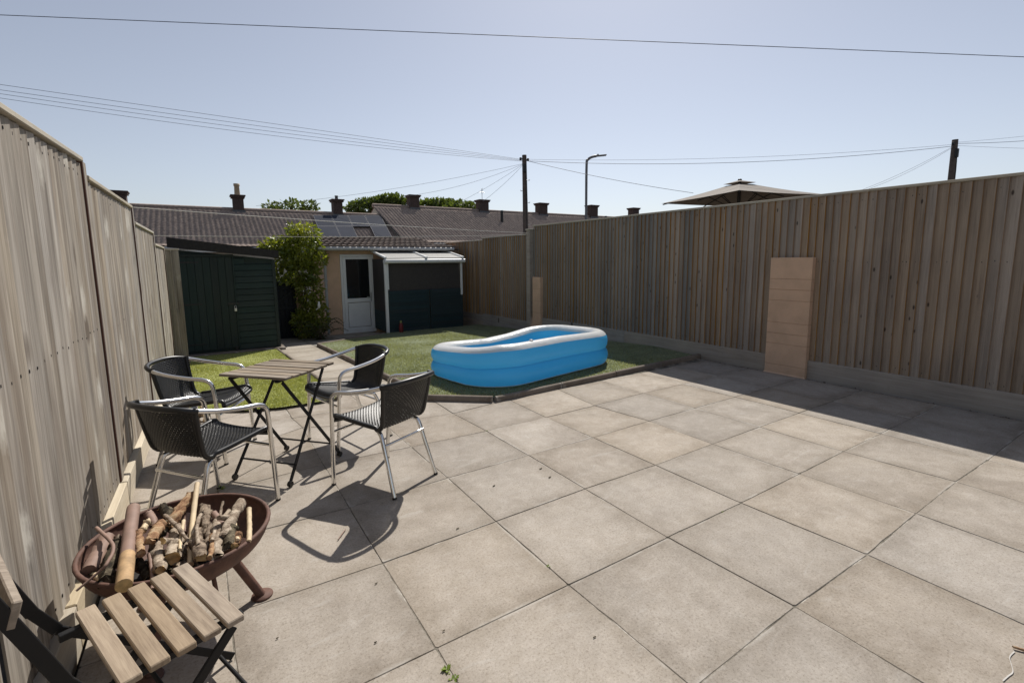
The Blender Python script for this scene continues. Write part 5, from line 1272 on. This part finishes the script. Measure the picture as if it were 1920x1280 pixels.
plant('climbing_shrub', 'tall leafy climbing shrub with yellow green top between shed and outhouse', 'shrub', b0, cr, 5600, 0.07, 0.15, 0.2, 'leaf', stems, droop=0.35)
b0 = Q(600, 634, 11.5); b0.z = gz(11.5)-0.05
V = []; t = thing('fern', 'low arching fern at the foot of the climbing shrub', 'fern', b0)
mbf = MB(); mbs = MB()
for k in range(26):
    a = random.uniform(0, 6.28); l = random.uniform(0.35, 0.62); hgt = random.uniform(0.25, 0.55); d = Vector((math.cos(a), math.sin(a)*0.7, 0))
    pts = [d*l*f+Vector((0, 0, hgt*math.sin(f*2.2)/math.sin(1.57))) for f in np.linspace(0.05, 1, 12)]
    mbs.tube(pts, 0.004, 4)
    for i, p in enumerate(pts[1:]):
        for s_ in (-1, 1):
            sdv = Vector((-d.y, d.x, 0)).normalized()*s_; ll = 0.11*(1-i/13)+0.02
            q = p+sdv*ll+d*0.03-Vector((0, 0, 0.02)); mbf.add([p, p.lerp(q, 0.4)+d*0.016, q, p.lerp(q, 0.4)-d*0.016], [(0, 1, 2, 3)])
stuff(mbf.build('fronds', 'leafdark', t)); stuff(mbs.build('stems', 'stem', t))
# white hanging bird ornament among the leaves
p = Q(598, 572, 11.6)
t = thing('ornament', 'small white bird ornament among the dark shrub leaves', 'ornament', p)
mb = MB(); mb.lathe([(0.0005, -0.075), (0.02, -0.06), (0.034, -0.02), (0.03, 0.02), (0.018, 0.045), (0.022, 0.06), (0.018, 0.078), (0.0005, 0.086)], (0, 0, 0), 12); mb.build('body', 'white', t)
mb = MB(); mb.add([(-0.015, 0, -0.05), (-0.075, 0.01, -0.095), (-0.06, 0.015, -0.11), (0.0, 0.012, -0.07)], [(0, 1, 2, 3), (3, 2, 1, 0)]); mb.add([(0.02, -0.004, 0.065), (0.045, 0, 0.06), (0.02, 0.004, 0.055)], [(0, 1, 2)]); mb.build('tail', 'white', t)
# shrub on the far side of the left fence is not seen; trees beyond the terraces
def tree(label, pts, D, n, lmin=0.25, lmax=0.5, w_=0.34, m='leaftree'):
    crowns = []
    for u, v, rx, rz, wt in pts:
        c = dep(u, v, D); k = D/FPX; crowns.append((c, (rx*k, max(rx*k*0.6, 1.0), rz*k), wt))
    b = dep(pts[0][0], pts[0][1], D); base = Vector((b.x, b.y, gz(20)-0.06))
    st = [[(base, 0.3), (Vector((b.x, b.y, b.z*0.5)), 0.22), (b, 0.1)]]
    for c, r, _ in crowns: st.append([(Vector((b.x, b.y, b.z*0.55)), 0.15), (Vector(c).lerp(b, 0.3), 0.08), (Vector(c), 0.03)])
    plant('tree', label, 'tree', base, crowns, n, lmin, lmax, w_, m, st, droop=0.0)
tree('round green tree left of the gabled roof end behind the terraces', [(692, 386, 36, 13, 9), (738, 376, 26, 11, 7), (664, 391, 16, 7, 3), (715, 381, 22, 11, 6), (756, 384, 16, 9, 3)], 50, 2300)
tree('green tree between the two middle chimneys behind the terraces', [(832, 385, 34, 12, 9), (862, 387, 24, 10, 5), (806, 385, 20, 9, 5)], 52, 1800)
tree('bushy tree top just left of the aerial chimney', [(876, 390, 14, 9, 4), (850, 392, 16, 9, 4)], 47, 700)
tree('sparse twiggy tree top above the long terrace roof', [(545, 388, 46, 10, 6), (580, 386, 18, 9, 4), (510, 390, 18, 7, 3), (548, 380, 12, 7, 1)], 46, 620, 0.2, 0.42)

# weeds in the joints and litter on the slabs
def weed(u, v, r, n, label):
    p = gp(u, v); t = thing('weed', label, 'weed', (p.x, p.y, -0.008))
    mb = MB()
    for k in range(n):
        a = random.uniform(0, 6.28); l = r*random.uniform(0.5, 1.2); d = Vector((math.cos(a), math.sin(a), random.uniform(0.15, 0.9))); e = d*l; s_ = Vector((-d.y, d.x, 0))*l*0.3
        q = Vector((random.uniform(-r, r)*0.35, random.uniform(-r, r)*0.35, 0.004)); mb.add([q, q+e*0.55+s_, q+e+Vector((0, 0, -0.1*l)), q+e*0.55-s_], [(0, 1, 2, 3)])
    mb.build('leaf_rosette', 'weed', t)
weed(838, 1254, 0.022, 22, 'green weed with brown seed head in the nearest slab joint'); weed(852, 1272, 0.018, 16, 'small weed at the bottom edge below its larger neighbour')
weed(1028, 1062, 0.014, 12, 'tiny yellow green weed in a joint right of centre'); weed(914, 807, 0.014, 10, 'tiny weed in the joint before the kerb corner'); weed(1357, 960, 0.012, 8, 'tiny weed beside the white scrape on a joint')
weed(415, 917, 0.03, 16, 'dry weed at the foot of the chair behind the fire bowl')
def litter(name, label, cat, u0, v0, u1, v1, r, m):
    a, b = gp(u0, v0, r+0.002), gp(u1, v1, r+0.002); log(label, a, b, r, m, name=name, cat=cat, rough_=0.15, sides=6, n=5, group='bits lying on the slabs', cutm=m)
litter('twig', 'thin brown twig lying in the chair shadow', 'twig', 634, 1011, 648, 992, 0.0035, 'barksmooth')
litter('twig', 'curled brown twig at the right edge of the picture', 'twig', 1899, 1212, 1925, 1219, 0.006, 'barkorange')
for k, (u, v, lab) in enumerate(((704, 1203, 'dark snail-sized crumb on the slab right of the folding chair'), (832, 1181, 'dark crumb left of the long near joint'), (520, 1195, 'tiny dark crumb close to the folding chair'), (926, 910, 'dark crumb on the slab before the chair nearest the pool'), (1115, 1193, 'dark crumb on the near central slab'), (858, 990, 'reddish crumb near a joint left of centre'), (1014, 878, 'tiny dark crumb near the middle joint crossing'), (705, 1093, 'small brown crumb beside a slab joint'), (1031, 894, 'tiny crumb right of the middle joint crossing'), (510, 855, 'dark leaf crumb under the table'))):
    litter('crumb', lab, 'crumb', u-2, v+1, u+2, v-1, 0.0028 if v > 1000 else 0.0035, 'bark2')
# chalk squiggle on the slab at the right
pts = catmull([gp(u, v, 0.0) for u, v in ((1902, 1222), (1893, 1232), (1896, 1246), (1899, 1260), (1890, 1268), (1880, 1277))], 5)
mb = MB(); vs = []
for i, p in enumerate(pts):
    s_ = Vector((0.0022, 0.0018, 0)); vs += [p-s_+Vector((0, 0, 0.0035)), p+s_+Vector((0, 0, 0.0035))]
mb.add(vs, [(2*i, 2*i+1, 2*i+3, 2*i+2) for i in range(len(pts)-1)]); tag(mb.build('chalk_mark', 'chalk'), 'wavy white chalk mark on the slab at the lower right corner', 'chalk mark')
# leaf litter in the soil strip under the right fence
n = 2600; Xl = rng.uniform(6.14, 6.30, n); Yl = rng.uniform(-2.5, 4.4, n); a = rng.uniform(0, 6.28, n); sz = rng.uniform(0.006, 0.018, n); tl = rng.uniform(-0.012, 0.012, (n, 3))
Zl = -0.055+rng.uniform(0, 0.03, n)
V = np.stack([np.stack([Xl+np.cos(a+k*1.57)*sz*(1 if k % 2 else 0.6), Yl+np.sin(a+k*1.57)*sz*(1 if k % 2 else 0.6), Zl+tl[:, k % 3]], 1) for k in range(4)], 1).reshape(-1, 3)
o = put('leaf_litter', npmesh('leaf_litter', V, np.arange(4*n).reshape(-1, 4), ['stem'])); stuff(o); tag(o, 'dry brown leaf litter in the strip below the right fence', 'leaf litter')
# thinner dry branches and splinters that fill the bowl
for k, (lab, a, b, r, m) in enumerate((
    ('thin grey branch across the top of the bowl pile', (310, 966, 0.455), (352, 1012, 0.45), 0.009, 'bark'),
    ('thin pale splinter between the middle logs', (345, 975, 0.46), (338, 1030, 0.45), 0.007, 'peeled'),
    ('narrow bark strip just right of the peeled stick', (376, 965, 0.45), (372, 1020, 0.44), 0.009, 'bark'),
    ('slim grey branch lying towards the right rim', (430, 958, 0.44), (398, 1012, 0.445), 0.010, 'bark'),
    ('pale splinter leaning on the right of the bowl', (440, 965, 0.43), (446, 1012, 0.43), 0.008, 'peeled'),
    ('short dark branch beside the left of the orange branch', (318, 955, 0.44), (306, 1000, 0.44), 0.013, 'bark2'),
    ('crooked tan branch left of the bleached split log', (398, 1004, 0.44), (392, 1046, 0.435), 0.011, 'barkorange'),
    ('thin twig poking up from the back right of the bowl', (418, 940, 0.46), (410, 985, 0.43), 0.006, 'bark'),
    ('mossy chip at the far left inside the bowl', (168, 1058, 0.40), (180, 1084, 0.395), 0.014, 'bark2'),
    ('pale chip at the far left bottom inside the bowl', (178, 1078, 0.405), (190, 1094, 0.40), 0.011, 'peeled'))):
    log(lab, L3(*a), L3(*b), r, m, rough_=0.25, bend=0.06, name='firewood_stick', cat='stick', sides=8)
